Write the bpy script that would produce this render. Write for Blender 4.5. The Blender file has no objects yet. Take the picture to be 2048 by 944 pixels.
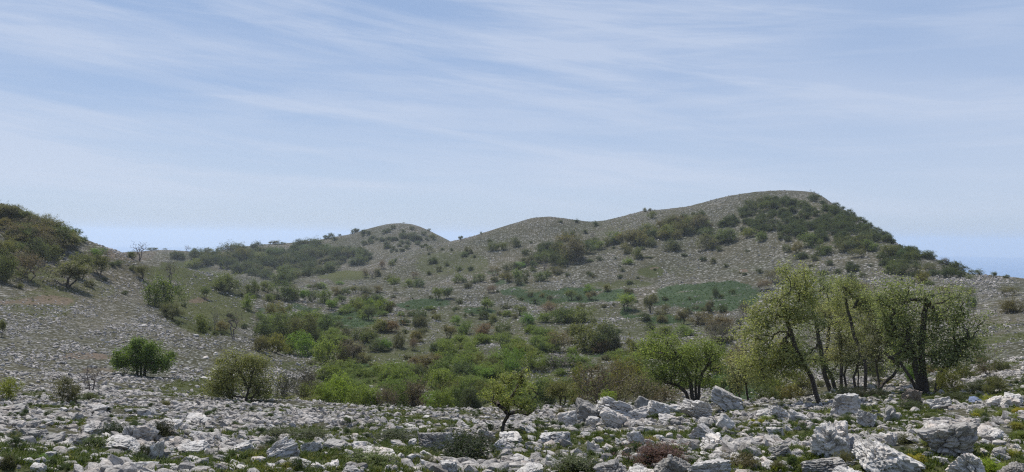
import bpy, math, random
import numpy as np
random.seed(7)
RNG = np.random.default_rng(7)
SC = bpy.context.scene
COL = SC.collection

# ------------------------------------------------------------------ camera
F_PX, CX, CY, CZ = 1547.0, 1024.0, 472.0, 1.6
ROLL = 0.0108
RV = np.array([math.cos(ROLL), 0, math.sin(ROLL)])
UV = np.array([-math.sin(ROLL), 0, math.cos(ROLL)])
cd = bpy.data.cameras.new('camera')
cam = bpy.data.objects.new('camera', cd)
COL.objects.link(cam)
cd.sensor_width = 36.0
cd.lens = 36.0 * F_PX / 2048.0
cd.clip_start = 0.2
cd.clip_end = 60000.0
cam.location = (0, 0, CZ)
cam.rotation_euler = (math.radians(90), -ROLL, 0)
SC.camera = cam
SC.render.resolution_x, SC.render.resolution_y = 1024, 472

# ------------------------------------------------------------------ light
SUN_EL, SUN_AZ = 63.0, -38.0          # azimuth: degrees right of the view direction
w = bpy.data.worlds.new('World'); SC.world = w; w.use_nodes = True
nt = w.node_tree; nt.nodes.clear()
def N(nt, t, **k):
    n = nt.nodes.new(t)
    for a, b in k.items():
        if a.startswith('i_'): n.inputs[a[2:].replace('_', ' ')].default_value = b
        else: setattr(n, a, b)
    return n
def LK(nt, a, b): nt.links.new(a, b)
def ramp(nt, stops, fac=None):
    r = N(nt, 'ShaderNodeValToRGB')
    el = r.color_ramp.elements
    while len(el) < len(stops): el.new(0.5)
    for e, (p, c) in zip(el, stops):
        e.position = p; e.color = (c, c, c, 1) if not isinstance(c, tuple) else (*c, 1)
    if fac is not None: LK(nt, fac, r.inputs[0])
    return r
def mixc(nt, fac, a, b, mode='MIX'):
    m = N(nt, 'ShaderNodeMix', data_type='RGBA', blend_type=mode)
    for s, v in ((m.inputs[0], fac), (m.inputs[6], a), (m.inputs[7], b)):
        if hasattr(v, 'links'): LK(nt, v, s)
        elif isinstance(v, tuple): s.default_value = (*v, 1)
        else: s.default_value = v
    return m.outputs[2]
def mth(nt, op, a, b=0.0, c=0.0, clamp=False):
    m = N(nt, 'ShaderNodeMath', operation=op, use_clamp=clamp)
    for s, v in zip(m.inputs, (a, b, c)):
        if hasattr(v, 'links'): LK(nt, v, s)
        else: s.default_value = v
    return m.outputs[0]

sky = N(nt, 'ShaderNodeTexSky', sky_type='NISHITA', sun_disc=False)
sky.sun_elevation = math.radians(SUN_EL); sky.sun_rotation = math.radians(SUN_AZ)
sky.altitude = 1000; sky.air_density = 1.0; sky.dust_density = 0.9; sky.ozone_density = 1.6
tc = N(nt, 'ShaderNodeTexCoord')
sep = N(nt, 'ShaderNodeSeparateXYZ'); LK(nt, tc.outputs['Generated'], sep.inputs[0])
zc = mth(nt, 'MAXIMUM', sep.outputs[2], 0.0)
def cirrus(rot, sx, sz, scale, lo, hi, dist, off, det=7, rough=0.58):
    m0 = N(nt, 'ShaderNodeMapping'); m0.inputs['Rotation'].default_value = (0, math.radians(rot), 0); LK(nt, tc.outputs['Generated'], m0.inputs[0])
    mp = N(nt, 'ShaderNodeMapping')
    mp.inputs['Scale'].default_value = (sx, 0.5, sz); mp.inputs['Location'].default_value = off
    LK(nt, m0.outputs[0], mp.inputs[0])
    t = N(nt, 'ShaderNodeTexNoise')
    t.inputs['Scale'].default_value = scale; t.inputs['Detail'].default_value = det
    t.inputs['Roughness'].default_value = rough; t.inputs['Distortion'].default_value = dist
    LK(nt, mp.outputs[0], t.inputs['Vector'])
    r = ramp(nt, [(lo, 0.0), (hi, 1.0)], t.outputs['Fac'])
    r.color_ramp.interpolation = 'EASE'
    return r.outputs[0]
c1 = cirrus(-5, 0.7, 8.0, 1.5, 0.40, 0.64, 0.35, (3.1, 1.2, 0.4))
c2 = cirrus(-1, 1.3, 15.0, 2.0, 0.43, 0.66, 0.5, (7.3, 4.0, 2.0), 9, 0.66)
c4 = cirrus(-10, 1.2, 20.0, 1.6, 0.47, 0.66, 0.25, (2.3, 7.0, 5.0), 8, 0.62)
c3 = cirrus(-6, 0.8, 3.5, 1.3, 0.34, 0.64, 0.2, (1.0, 9.0, 1.0), 3)
cs = mth(nt, 'ADD', mth(nt, 'MULTIPLY', c1, 0.50), mth(nt, 'ADD', mth(nt, 'MULTIPLY', c2, 0.36), mth(nt, 'MULTIPLY', c4, 0.40)))
cs = mth(nt, 'MULTIPLY', cs, mth(nt, 'ADD', mth(nt, 'MULTIPLY', c3, 0.75), 0.42))
cs = mth(nt, 'ADD', cs, mth(nt, 'MULTIPLY_ADD', c3, 0.16, 0.10))
bz = mth(nt, 'DIVIDE', mth(nt, 'SUBTRACT', mth(nt, 'MULTIPLY_ADD', sep.outputs[0], 0.045, sep.outputs[2]), 0.054), 0.0065)
bx = mth(nt, 'DIVIDE', mth(nt, 'ADD', sep.outputs[0], 0.27), 0.17)
band = mth(nt, 'POWER', 2.718, mth(nt, 'MULTIPLY', mth(nt, 'ADD', mth(nt, 'MULTIPLY', bz, bz), mth(nt, 'MULTIPLY', bx, bx)), -1.0))
band = mth(nt, 'MULTIPLY', band, mth(nt, 'GREATER_THAN', sep.outputs[1], 0.0))
fade = ramp(nt, [(0.0, 0.0), (0.03, 0.5), (0.09, 1.0)], zc).outputs[0]
cs = mth(nt, 'MULTIPLY_ADD', band, mth(nt, 'MULTIPLY_ADD', c2, 0.5, 0.4), mth(nt, 'MULTIPLY', cs, fade), clamp=True)
veil = ramp(nt, [(0.0, (0.53, 0.67, 0.90)), (0.06, (0.53, 0.66, 0.90)), (0.18, (0.37, 0.525, 0.82)), (0.36, (0.27, 0.43, 0.74)), (1.0, (0.12, 0.22, 0.55))], zc).outputs[0]
veil = mixc(nt, 1.0, veil, (10.0, 10.0, 10.0), 'MULTIPLY')
SKYBASE = mixc(nt, 0.78, sky.outputs[0], veil)
skc = mixc(nt, mth(nt, 'MULTIPLY', cs, 0.62), SKYBASE, (6.8, 7.55, 9.1))
bg = N(nt, 'ShaderNodeBackground'); LK(nt, skc, bg.inputs[0]); bg.inputs[1].default_value = 0.090
wo = N(nt, 'ShaderNodeOutputWorld'); LK(nt, bg.outputs[0], wo.inputs[0])

ld = bpy.data.lights.new('sun', 'SUN'); ld.energy = 4.6; ld.angle = math.radians(0.5)
ld.color = (1.0, 0.955, 0.89)
sun = bpy.data.objects.new('sun', ld); COL.objects.link(sun)
_e, _a = math.radians(SUN_EL), math.radians(SUN_AZ)
SUNV = (math.sin(_a) * math.cos(_e), math.cos(_a) * math.cos(_e), math.sin(_e))
from mathutils import Vector
sun.rotation_euler = Vector(SUNV).to_track_quat('Z', 'Y').to_euler()
sun.location = (-60, 100, 200)
SC.view_settings.view_transform = 'Standard'; SC.view_settings.look = 'None'
SC.view_settings.exposure = 0.04; SC.view_settings.gamma = 1.0
SC.cycles.max_bounces = 5; SC.cycles.diffuse_bounces = 2; SC.cycles.transmission_bounces = 3
SC.cycles.volume_bounces = 1; SC.cycles.transparent_max_bounces = 4
SC.cycles.use_denoising = False
SC.cycles.pixel_filter_type = 'BLACKMAN_HARRIS'; SC.cycles.filter_width = 1.2

# ------------------------------------------------------------------ numpy noise
def _h(ix, iy, iz, seed):
    n = (ix.astype(np.int64) * 374761393 + iy.astype(np.int64) * 668265263 + iz.astype(np.int64) * 2147483647 + seed * 974711) & 0xffffffff
    n = ((n ^ (n >> 13)) * 1274126177) & 0xffffffff
    n = n ^ (n >> 16)
    return (n & 0xffffff) / float(0xffffff)
def vn(x, y, z=None, seed=0):
    if z is None:
        ix, iy = np.floor(x), np.floor(y)
        fx, fy = x - ix, y - iy
        fx = fx * fx * fx * (fx * (fx * 6 - 15) + 10); fy = fy * fy * fy * (fy * (fy * 6 - 15) + 10)
        o = np.zeros_like(ix)
        a = _h(ix, iy, o, seed); b = _h(ix + 1, iy, o, seed); c = _h(ix, iy + 1, o, seed); d = _h(ix + 1, iy + 1, o, seed)
        return (a * (1 - fx) + b * fx) * (1 - fy) + (c * (1 - fx) + d * fx) * fy
    ix, iy, iz = np.floor(x), np.floor(y), np.floor(z)
    fx, fy, fz = x - ix, y - iy, z - iz
    fx = fx * fx * (3 - 2 * fx); fy = fy * fy * (3 - 2 * fy); fz = fz * fz * (3 - 2 * fz)
    r = 0
    for dx in (0, 1):
        for dy in (0, 1):
            for dz in (0, 1):
                wgt = (fx if dx else 1 - fx) * (fy if dy else 1 - fy) * (fz if dz else 1 - fz)
                r = r + wgt * _h(ix + dx, iy + dy, iz + dz, seed)
    return r
def fbm(x, y, z=None, seed=0, octv=4, gain=0.5):
    s, a, t, f = 0, 1.0, 0, 1.0
    for o in range(octv):
        s = s + a * (vn(x * f + 17.3 * o, y * f - 9.1 * o, None if z is None else z * f + 5.7 * o, seed + o) - 0.5)
        t += a; a *= gain; f *= 2.03
    return s / t * 2

# ------------------------------------------------------------------ photo pixel <-> world direction
def ray(px, py):
    px = np.asarray(px, float); py = np.asarray(py, float)
    a, b = (px - CX) / F_PX, -(py - CY) / F_PX
    dx = a * RV[0] + b * UV[0]; dz = a * RV[2] + b * UV[2]
    hl = np.sqrt(dx * dx + 1)
    return np.arctan2(dx, 1.0), dz / hl          # azimuth, tan(elevation)
def to_px(x, y, z):
    z = z - CZ
    yy = np.maximum(y, 0.05)
    a = (x * RV[0] + z * RV[2]) / yy; b = (x * UV[0] + z * UV[2]) / yy
    return CX + a * F_PX, CY - b * F_PX

# terrain control lines: (distance, [(px, py), ...]); each is the ground's height along one ring
LINES = [
 (7,  'z', -1.55), 
 (13, 'p', [(0, 942), (2048, 944)]),
 (20, 'p', [(0, 876), (1024, 878), (2048, 866)]),
 (30, 'p', [(0, 836), (600, 838), (1024, 842), (1500, 836), (2048, 808)]),
 (42, 'p', [(-400, 800), (0, 804), (400, 803), (500, 806), (700, 815), (900, 822), (1050, 824), (1150, 818), (1300, 812), (1450, 808), (1580, 808), (1650, 802), (1800, 796), (1900, 788), (2048, 768), (2450, 745)]),
 (62, 'p', [(-400, 750), (0, 765), (200, 772), (300, 775), (400, 787), (500, 802), (600, 806), (700, 818), (900, 826), (1100, 822), (1300, 815), (1500, 808), (1600, 800), (1700, 778), (1800, 771), (1900, 755), (2048, 732), (2450, 700)]),
 (85, 'p', [(-400, 690), (0, 712), (200, 728), (300, 732), (400, 735), (500, 742), (600, 752), (700, 778), (900, 787), (1100, 778), (1300, 770), (1500, 765), (1700, 755), (1850, 735), (1950, 715), (2048, 700), (2450, 650)]),
 (103, 'p', [(-400, 630), (0, 660), (200, 676), (300, 666), (380, 664), (480, 689), (560, 713), (640, 739), (700, 755), (900, 755), (1100, 745), (1300, 735), (1500, 730), (1700, 720), (1850, 695), (1950, 670), (2048, 662), (2450, 620)]),
 (135, 'p', [(-400, 540), (0, 592), (200, 628), (300, 640), (380, 670), (480, 700), (560, 716), (640, 716), (700, 711), (900, 710), (1100, 700), (1300, 695), (1500, 690), (1700, 680), (1850, 650), (1950, 625), (2048, 615), (2450, 580)]),
 (170, 'p', [(-400, 400), (0, 490), (100, 532), (200, 567), (300, 600), (400, 630), (500, 660), (600, 667), (700, 667), (900, 667), (1100, 662), (1300, 660), (1500, 650), (1700, 640), (1850, 610), (1950, 590), (2048, 588), (2450, 560)]),
 (200, 'p', [(-400, 290), (0, 406), (100, 443), (170, 480), (250, 512), (330, 548), (400, 582), (500, 615), (600, 635), (800, 638), (1000, 634), (1200, 630), (1400, 622), (1600, 605), (1750, 590), (1850, 575), (1950, 567), (2048, 571), (2450, 560)]),
 (238, 'p', [(-400, 310), (0, 428), (100, 462), (170, 490), (250, 508), (330, 523), (400, 541), (480, 563), (560, 590), (650, 605), (800, 610), (1000, 607), (1200, 602), (1400, 592), (1600, 570), (1750, 550), (1850, 545), (1960, 550), (2048, 559), (2450, 570)]),
 (280, 'p', [(-400, 370), (0, 480), (200, 545), (300, 565), (400, 585), (480, 592), (560, 594), (650, 591), (800, 586), (1000, 578), (1200, 570), (1400, 552), (1600, 520), (1750, 497), (1850, 508), (1900, 526), (1960, 562), (2048, 590), (2450, 620)]),
 (330, 'p', [(-400, 430), (0, 520), (300, 582), (480, 583), (560, 578), (650, 570), (800, 560), (1000, 537), (1085, 524), (1200, 517), (1400, 490), (1560, 452), (1650, 440), (1750, 457), (1800, 487), (1850, 530), (1960, 580), (2048, 610), (2450, 650)]),
 (385, 'p', [(0, 545), (300, 580), (480, 572), (592, 560), (650, 549), (720, 535), (800, 518), (903, 497), (1000, 484), (1085, 474), (1180, 474), (1300, 444), (1380, 430), (1440, 422), (1560, 402), (1640, 400), (1700, 423), (1800, 510), (2048, 640)]),
 (430, 'p', [(0, 555), (300, 572), (480, 566), (592, 572), (650, 562), (720, 545), (788, 512), (838, 496), (903, 483), (960, 468), (1000, 457), (1040, 442), (1085, 432), (1140, 440), (1200, 446), (1240, 437), (1290, 421), (1380, 416), (1440, 397), (1490, 386), (1560, 381), (1620, 383), (1650, 393), (1700, 450), (1800, 560), (2048, 660)]),
 (490, 'p', [(0, 560), (300, 546), (480, 546), (592, 553), (720, 540), (810, 530), (903, 530), (1085, 485), (1200, 485), (1380, 455), (1560, 435), (1650, 455), (2048, 660)]),
 (560, 'p', [(0, 530), (200, 508), (300, 501), (350, 500), (400, 505), (430, 505), (480, 512), (540, 510), (600, 514), (700, 505), (810, 482), (903, 504), (1000, 525), (1560, 490), (2048, 660)]),
 (630, 'p', [(0, 530), (300, 512), (400, 512), (430, 500), (480, 493), (540, 487), (600, 485), (650, 478), (700, 469), (760, 452), (785, 446), (810, 444), (850, 457), (905, 484), (940, 505), (1000, 525), (1560, 540), (2048, 660)]),
 (760, 'z', -48), (1300, 'z', -150), (2400, 'z', -262)]

NR = 660
AZ = np.concatenate([np.radians(np.linspace(-180, -44, 50))[:-1], np.radians(np.linspace(-44, -37, 50))[:-1], np.radians(np.linspace(-37, 37, 950)),
                     np.radians(np.linspace(37, 44, 50))[1:], np.radians(np.linspace(44, 180, 50))[1:-1]])
DR = np.exp(np.linspace(math.log(1.2), math.log(2400), NR))
def build_height():
    dk = np.array([l[0] for l in LINES], float); zk = np.zeros((len(LINES), len(AZ)))
    azc = np.clip(AZ, math.radians(-43), math.radians(43))
    for i, l in enumerate(LINES):
        if l[1] == 'z': zk[i] = l[2]; continue
        p = np.array(l[2], float)
        xs = np.linspace(p[0, 0], p[-1, 0], 300); ys = np.interp(xs, p[:, 0], p[:, 1])
        k = np.ones(9) / 9; ys = np.convolve(np.pad(ys, 4, mode='edge'), k, 'valid')
        a, t = ray(xs, ys)
        zk[i] = CZ + l[0] * np.interp(azc, a, t)
    # behind the camera the ground runs on as a gentle slope
    back = np.clip((np.abs(AZ) - math.radians(44)) / math.radians(40), 0, 1); back = back * back * (3 - 2 * back)
    zb = 0.11 * np.minimum(dk, 200) - 0.25 * np.maximum(dk - 300, 0) ** 0.95; zb[-3:] = (-48, -150, -262)
    zk = zk * (1 - back) + zb[:, None] * back
    dk = np.concatenate([[0.5], dk]); zk = np.vstack([np.zeros(len(AZ)), zk])
    h = np.diff(dk)[:, None]; dl = np.diff(zk, axis=0) / h
    m = np.zeros_like(zk)
    same = dl[:-1] * dl[1:] > 0
    w1 = 2 * h[1:] + h[:-1]; w2 = h[1:] + 2 * h[:-1]
    with np.errstate(divide='ignore', invalid='ignore'):
        hm = (w1 + w2) / (w1 / dl[:-1] + w2 / dl[1:])
    m[1:-1] = np.where(same, hm, 0); m[0] = dl[0]; m[-1] = dl[-1]
    k = np.clip(np.searchsorted(dk, DR) - 1, 0, len(dk) - 2)
    t = ((DR - dk[k]) / (dk[k + 1] - dk[k]))[:, None]; hh = (dk[k + 1] - dk[k])[:, None]
    Z = ((2 * t**3 - 3 * t**2 + 1) * zk[k] + (t**3 - 2 * t**2 + t) * hh * m[k] + (-2 * t**3 + 3 * t**2) * zk[k + 1] + (t**3 - t**2) * hh * m[k + 1])
    X = DR[:, None] * np.sin(AZ)[None]; Y = DR[:, None] * np.cos(AZ)[None]; D = DR[:, None] + 0 * X
    sm = lambda a, b, v: np.clip((v - a) / (b - a), 0, 1) ** 2 * (3 - 2 * np.clip((v - a) / (b - a), 0, 1))
    # humps of rock in the valley
    val = sm(48, 85, D) * (1 - sm(250, 300, D))
    azw = sm(math.radians(-22), math.radians(-8), AZ)[None] * (1 - sm(math.radians(22), math.radians(27), AZ)[None])
    hum = fbm(X / 26 + 3, Y / 17, seed=5, octv=3); ridg = 1 - np.abs(fbm(X / 34 + 8, Y / 15, seed=9, octv=2)) * 2.2
    Z += val * (0.25 + 0.75 * azw) * (1.1 * hum + 0.8 * (ridg - 0.5))
    Z += sm(30, 120, D) * (1 - sm(900, 1300, D)) * 0.5 * fbm(X / 13, Y / 13, seed=21, octv=4)
    Z += sm(200, 300, D) * (1 - sm(900, 1300, D)) * (0.8 * fbm(X / 45, Y / 45, seed=31, octv=3))
    # small relief everywhere
    near = sm(2, 8, D) * (1 - sm(60, 110, D))
    r1 = 1 - np.abs(fbm(X / 2.6 + 2, Y / 2.2, seed=41, octv=3)) * 2
    Z += near * (0.20 * fbm(X / 3.5, Y / 3.5, seed=43, octv=4) + 0.10 * r1)
    Z += near * 0.07 * fbm(X / 0.8, Y / 0.8, seed=47, octv=3)
    return X, Y, Z
TX, TY, TZ = build_height()
def HZ(x, y):
    d = np.hypot(x, y); a = np.arctan2(x, y)
    j = np.clip(np.searchsorted(AZ, a) - 1, 0, len(AZ) - 2)
    i = np.clip(np.searchsorted(DR, d) - 1, 0, NR - 2)
    u = np.clip((a - AZ[j]) / (AZ[j + 1] - AZ[j]), 0, 1); v = np.clip((d - DR[i]) / (DR[i + 1] - DR[i]), 0, 1)
    return (TZ[i, j] * (1 - u) + TZ[i, j + 1] * u) * (1 - v) + (TZ[i + 1, j] * (1 - u) + TZ[i + 1, j + 1] * u) * v
TT = (TZ - CZ) / DR[:, None]
def hit(px, py, d=None):
    """first point of the ground seen at a photo pixel (or the ground at distance d in that direction)"""
    a, t = ray(px, py); a = float(a); t = float(t)
    if d is None:
        j = min(max(np.searchsorted(AZ, a), 1), len(AZ) - 1)
        prof = np.where(DR > 5, TT[:, j], -9)
        k = np.nonzero((prof >= t) & (DR < 700))[0]
        i = k[0] if len(k) else int(np.argmax(np.where(DR < 700, prof, -9)))
        d = DR[i]
    x, y = d * math.sin(a), d * math.cos(a)
    return x, y, float(HZ(x, y)), d, d * math.cos(a) / F_PX     # ..., distance, metres per photo pixel

# what covers the ground: patches of plants and bare soil (photo-located, kept as ground attributes)
def patches(px, py, lst, soft=0.35):
    m = np.zeros_like(px)
    for (x0, y0, x1, y1, s) in lst:
        q = ((px - (x0 + x1) / 2) / ((x1 - x0) / 2)) ** 2 + ((py - (y0 + y1) / 2) / ((y1 - y0) / 2)) ** 2
        m = np.maximum(m, s * np.clip((1 + soft - q) / (2 * soft), 0, 1))
    return m
TEAL = [(1040, 578, 1275, 608, 1), (1060, 590, 1180, 602, 1), (1305, 560, 1530, 622, 1), (1290, 606, 1420, 618, .9), (1235, 622, 1290, 642, 1), (1290, 636, 1370, 654, .9),
        (640, 615, 760, 658, 1), (780, 600, 892, 619, 1), (668, 730, 830, 749, .9), (900, 618, 985, 632, .8), (1000, 574, 1062, 592, .8), (940, 540, 1010, 552, .5), (1400, 560, 1520, 590, .9),
        (520, 605, 640, 622, .6), (980, 562, 1060, 580, .7), (1430, 730, 1540, 800, .8), (1160, 690, 1240, 712, .7)]
GRASS = [(330, 540, 520, 680, .9), (300, 520, 430, 560, .7), (130, 555, 260, 600, .5), (0, 575, 150, 640, .5), (1265, 528, 1330, 556, .9), (1180, 560, 1300, 580, .6), (820, 500, 980, 560, .55),
         (620, 545, 740, 566, .7), (330, 752, 500, 800, 1), (570, 720, 640, 740, .6), (860, 690, 960, 720, .6), (960, 640, 1060, 665, .5), (780, 690, 880, 712, .6), (1100, 445, 1190, 470, .4),
         (700, 835, 960, 880, .8), (540, 850, 680, 880, .5), (1960, 545, 2048, 575, .3), (1700, 800, 1900, 850, .8), (1480, 380, 1560, 395, .4), (540, 600, 1520, 800, .5), (600, 740, 1300, 815, .8), (1020, 575, 1090, 600, .5)]
SOIL = [(-20, 595, 150, 614, .6), (130, 706, 240, 726, .6), (372, 592, 416, 606, .8), (1478, 535, 1500, 543, .8), (1285, 532, 1318, 538, .8), (160, 740, 230, 760, .5), (1880, 640, 2048, 700, .3), (880, 650, 900, 660, .8),
        (180, 490, 330, 525, .5), (0, 810, 60, 840, .4)]
def cover(x, y, z):
    px, py = to_px(x, y, z)
    d = np.hypot(x, y)
    wob = fbm(x / (d * .05 + 1), y / (d * .05 + 1), seed=61, octv=3)
    wo2 = fbm(x / (d * .03 + 1) + 9, y / (d * .03 + 1), seed=67, octv=3)
    fpx, fpy = px + wob * 30, py + wo2 * 11
    front = (y > 2) & (d < 700)
    teal = np.where(front, patches(fpx, fpy, TEAL), 0)
    grass = np.where(front, patches(fpx, fpy, GRASS), 0)
    soil = np.where(front, patches(fpx, fpy, SOIL), 0)
    g2 = fbm(x / 3.1, y / 3.1, seed=71, octv=4) * 1.7
    nearg = np.clip((26 - d) / 8, 0, 1) * 0.42 + np.clip((px - 1150) / 500, 0, 1) * np.clip((60 - d) / 10, 0, 1) * 0.50
    grass = np.maximum(grass, np.clip(g2 + nearg - 0.05, 0, 1) * (d < 60))
    g3 = fbm(x / 19, y / 19, seed=73, octv=4) * 1.6
    lim = np.where((px < 680) & (py > 600), 0.12, np.where(d > 235, 0.42, 0.6))
    grass = np.maximum(grass, np.minimum(np.clip(g3 * 1.2 - 0.12, 0, 0.65), lim) * (d >= 50))
    thin = fbm(x / 7.0, y / 5.0, seed=77, octv=4)
    teal = teal * np.clip(1.0 + 1.3 * thin, 0.2, 1)
    return np.clip(teal, 0, 1), np.clip(grass, 0, 1), np.clip(soil, 0, 1)

# ------------------------------------------------------------------ materials
def new_mat(name):
    m = bpy.data.materials.new(name); m.use_nodes = True; t = m.node_tree; t.nodes.clear()
    o = N(t, 'ShaderNodeOutputMaterial'); b = N(t, 'ShaderNodeBsdfPrincipled')
    b.inputs['Roughness'].default_value = 0.9; b.inputs['Specular IOR Level'].default_value = 0.2
    LK(t, b.outputs[0], o.inputs[0])
    return m, t, b, o
def noise(t, vec, scale, det=4, rough=0.6, dist=0.0):
    n = N(t, 'ShaderNodeTexNoise'); n.inputs['Scale'].default_value = scale; n.inputs['Detail'].default_value = det
    n.inputs['Roughness'].default_value = rough; n.inputs['Distortion'].default_value = dist
    LK(t, vec, n.inputs['Vector']); return n
def rock_mat(name, scale, tint=(1, 1, 1)):
    m, t, b, o = new_mat(name)
    tc = N(t, 'ShaderNodeTexCoord'); oi = N(t, 'ShaderNodeObjectInfo')
    add = N(t, 'ShaderNodeVectorMath', operation='ADD'); LK(t, tc.outputs['Object'], add.inputs[0])
    sc = N(t, 'ShaderNodeVectorMath', operation='SCALE'); sc.inputs[0].default_value = (31, 17, 23); LK(t, oi.outputs['Random'], sc.inputs['Scale'])
    LK(t, sc.outputs[0], add.inputs[1]); v = add.outputs[0]
    n1 = noise(t, v, 1.6 * scale, 6, 0.65); n2 = noise(t, v, 4.5 * scale, 4, 0.6); n3 = noise(t, v, 0.8 * scale, 3, 0.5)
    base = ramp(t, [(0.26, (0.22, 0.215, 0.205)), (0.43, (0.40, 0.392, 0.38)), (0.60, (0.54, 0.528, 0.51))], n1.outputs['Fac']).outputs[0]
    spk = ramp(t, [(0.36, (0.45, 0.44, 0.43)), (0.50, (1, 1, 1))], n2.outputs['Fac']).outputs[0]
    c = mixc(t, 0.55, base, spk, 'MULTIPLY')
    warm = ramp(t, [(0.55, 0.0), (0.72, 0.55)], n3.outputs['Fac']).outputs[0]
    c = mixc(t, warm, c, (0.42, 0.335, 0.27))
    vv = ramp(t, [(0.0, (0.56 * tint[0], 0.55 * tint[1], 0.53 * tint[2])), (0.45, (0.95 * tint[0], 0.95 * tint[1], 0.95 * tint[2])), (1.0, (1.22 * tint[0], 1.20 * tint[1], 1.17 * tint[2]))], oi.outputs['Random']).outputs[0]
    c = mixc(t, 1.0, c, vv, 'MULTIPLY')
    vo = N(t, 'ShaderNodeTexVoronoi', feature='DISTANCE_TO_EDGE'); vo.inputs['Scale'].default_value = 2.6 * scale
    wv = N(t, 'ShaderNodeVectorMath', operation='ADD'); LK(t, v, wv.inputs[0]); LK(t, n1.outputs['Color'], wv.inputs[1]); LK(t, wv.outputs[0], vo.inputs['Vector'])
    crk = ramp(t, [(0.0, (0.35, 0.34, 0.33)), (0.035, (1, 1, 1))], vo.outputs['Distance']).outputs[0]
    c = mixc(t, 0.75, c, crk, 'MULTIPLY')
    LK(t, c, b.inputs['Base Color'])
    hh = mth(t, 'ADD', n2.outputs['Fac'], mth(t, 'MULTIPLY', crk, 0.5))
    bp = N(t, 'ShaderNodeBump'); bp.inputs['Strength'].default_value = 0.55; bp.inputs['Distance'].default_value = 0.045 / scale
    LK(t, hh, bp.inputs['Height']); LK(t, bp.outputs[0], b.inputs['Normal'])
    return m
M_ROCK = rock_mat('limestone', 1.2, (1.1, 1.08, 1.04))
M_STONE = rock_mat('scree_limestone', 0.9, (0.85, 0.82, 0.78))
M_ROCKWARM = rock_mat('warm_limestone', 1.4, (0.8, 0.7, 0.62))
M_ROCKBLUE = rock_mat('bluish_stone', 1.4, (0.42, 0.52, 0.78))

def leaf_mat(name, trans=0.4, gloss=0.25):
    m, t, b, o = new_mat(name)
    oi = N(t, 'ShaderNodeObjectInfo'); ge = N(t, 'ShaderNodeNewGeometry')
    r = ramp(t, [(0, (0.62, 0.66, 0.6)), (0.5, (1, 1, 1)), (1, (1.35, 1.28, 1.15))], ge.outputs['Random Per Island']).outputs[0]
    c = mixc(t, 1.0, oi.outputs['Color'], r, 'MULTIPLY')
    r2 = ramp(t, [(0, (0.85, 0.9, 0.95)), (1, (1.15, 1.08, 0.95))], oi.outputs['Random']).outputs[0]
    c = mixc(t, 1.0, c, r2, 'MULTIPLY')
    LK(t, c, b.inputs['Base Color']); b.inputs['Roughness'].default_value = 0.55; b.inputs['Specular IOR Level'].default_value = gloss
    tr = N(t, 'ShaderNodeBsdfTranslucent'); LK(t, mixc(t, 1.0, c, (1.15, 1.25, 0.7), 'MULTIPLY'), tr.inputs[0])
    mx = N(t, 'ShaderNodeMixShader'); mx.inputs[0].default_value = trans
    LK(t, b.outputs[0], mx.inputs[1]); LK(t, tr.outputs[0], mx.inputs[2]); LK(t, mx.outputs[0], o.inputs[0])
    return m
M_LEAF = leaf_mat('leaves', 0.5)
M_GRASS = leaf_mat('grass_blades', 0.35, 0.1)
def bark(name, a, b2):
    m, t, b, o = new_mat(name)
    tc = N(t, 'ShaderNodeTexCoord'); n = noise(t, tc.outputs['Object'], 9, 5, 0.7)
    LK(t, ramp(t, [(0.3, a), (0.7, b2)], n.outputs['Fac']).outputs[0], b.inputs['Base Color'])
    bp = N(t, 'ShaderNodeBump'); bp.inputs['Distance'].default_value = 0.03; LK(t, n.outputs['Fac'], bp.inputs['Height']); LK(t, bp.outputs[0], b.inputs['Normal'])
    return m
M_BARK = bark('dark_bark', (0.035, 0.028, 0.023), (0.11, 0.092, 0.078))
M_TWIG = bark('grey_twigs', (0.11, 0.09, 0.075), (0.22, 0.19, 0.165))

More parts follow.
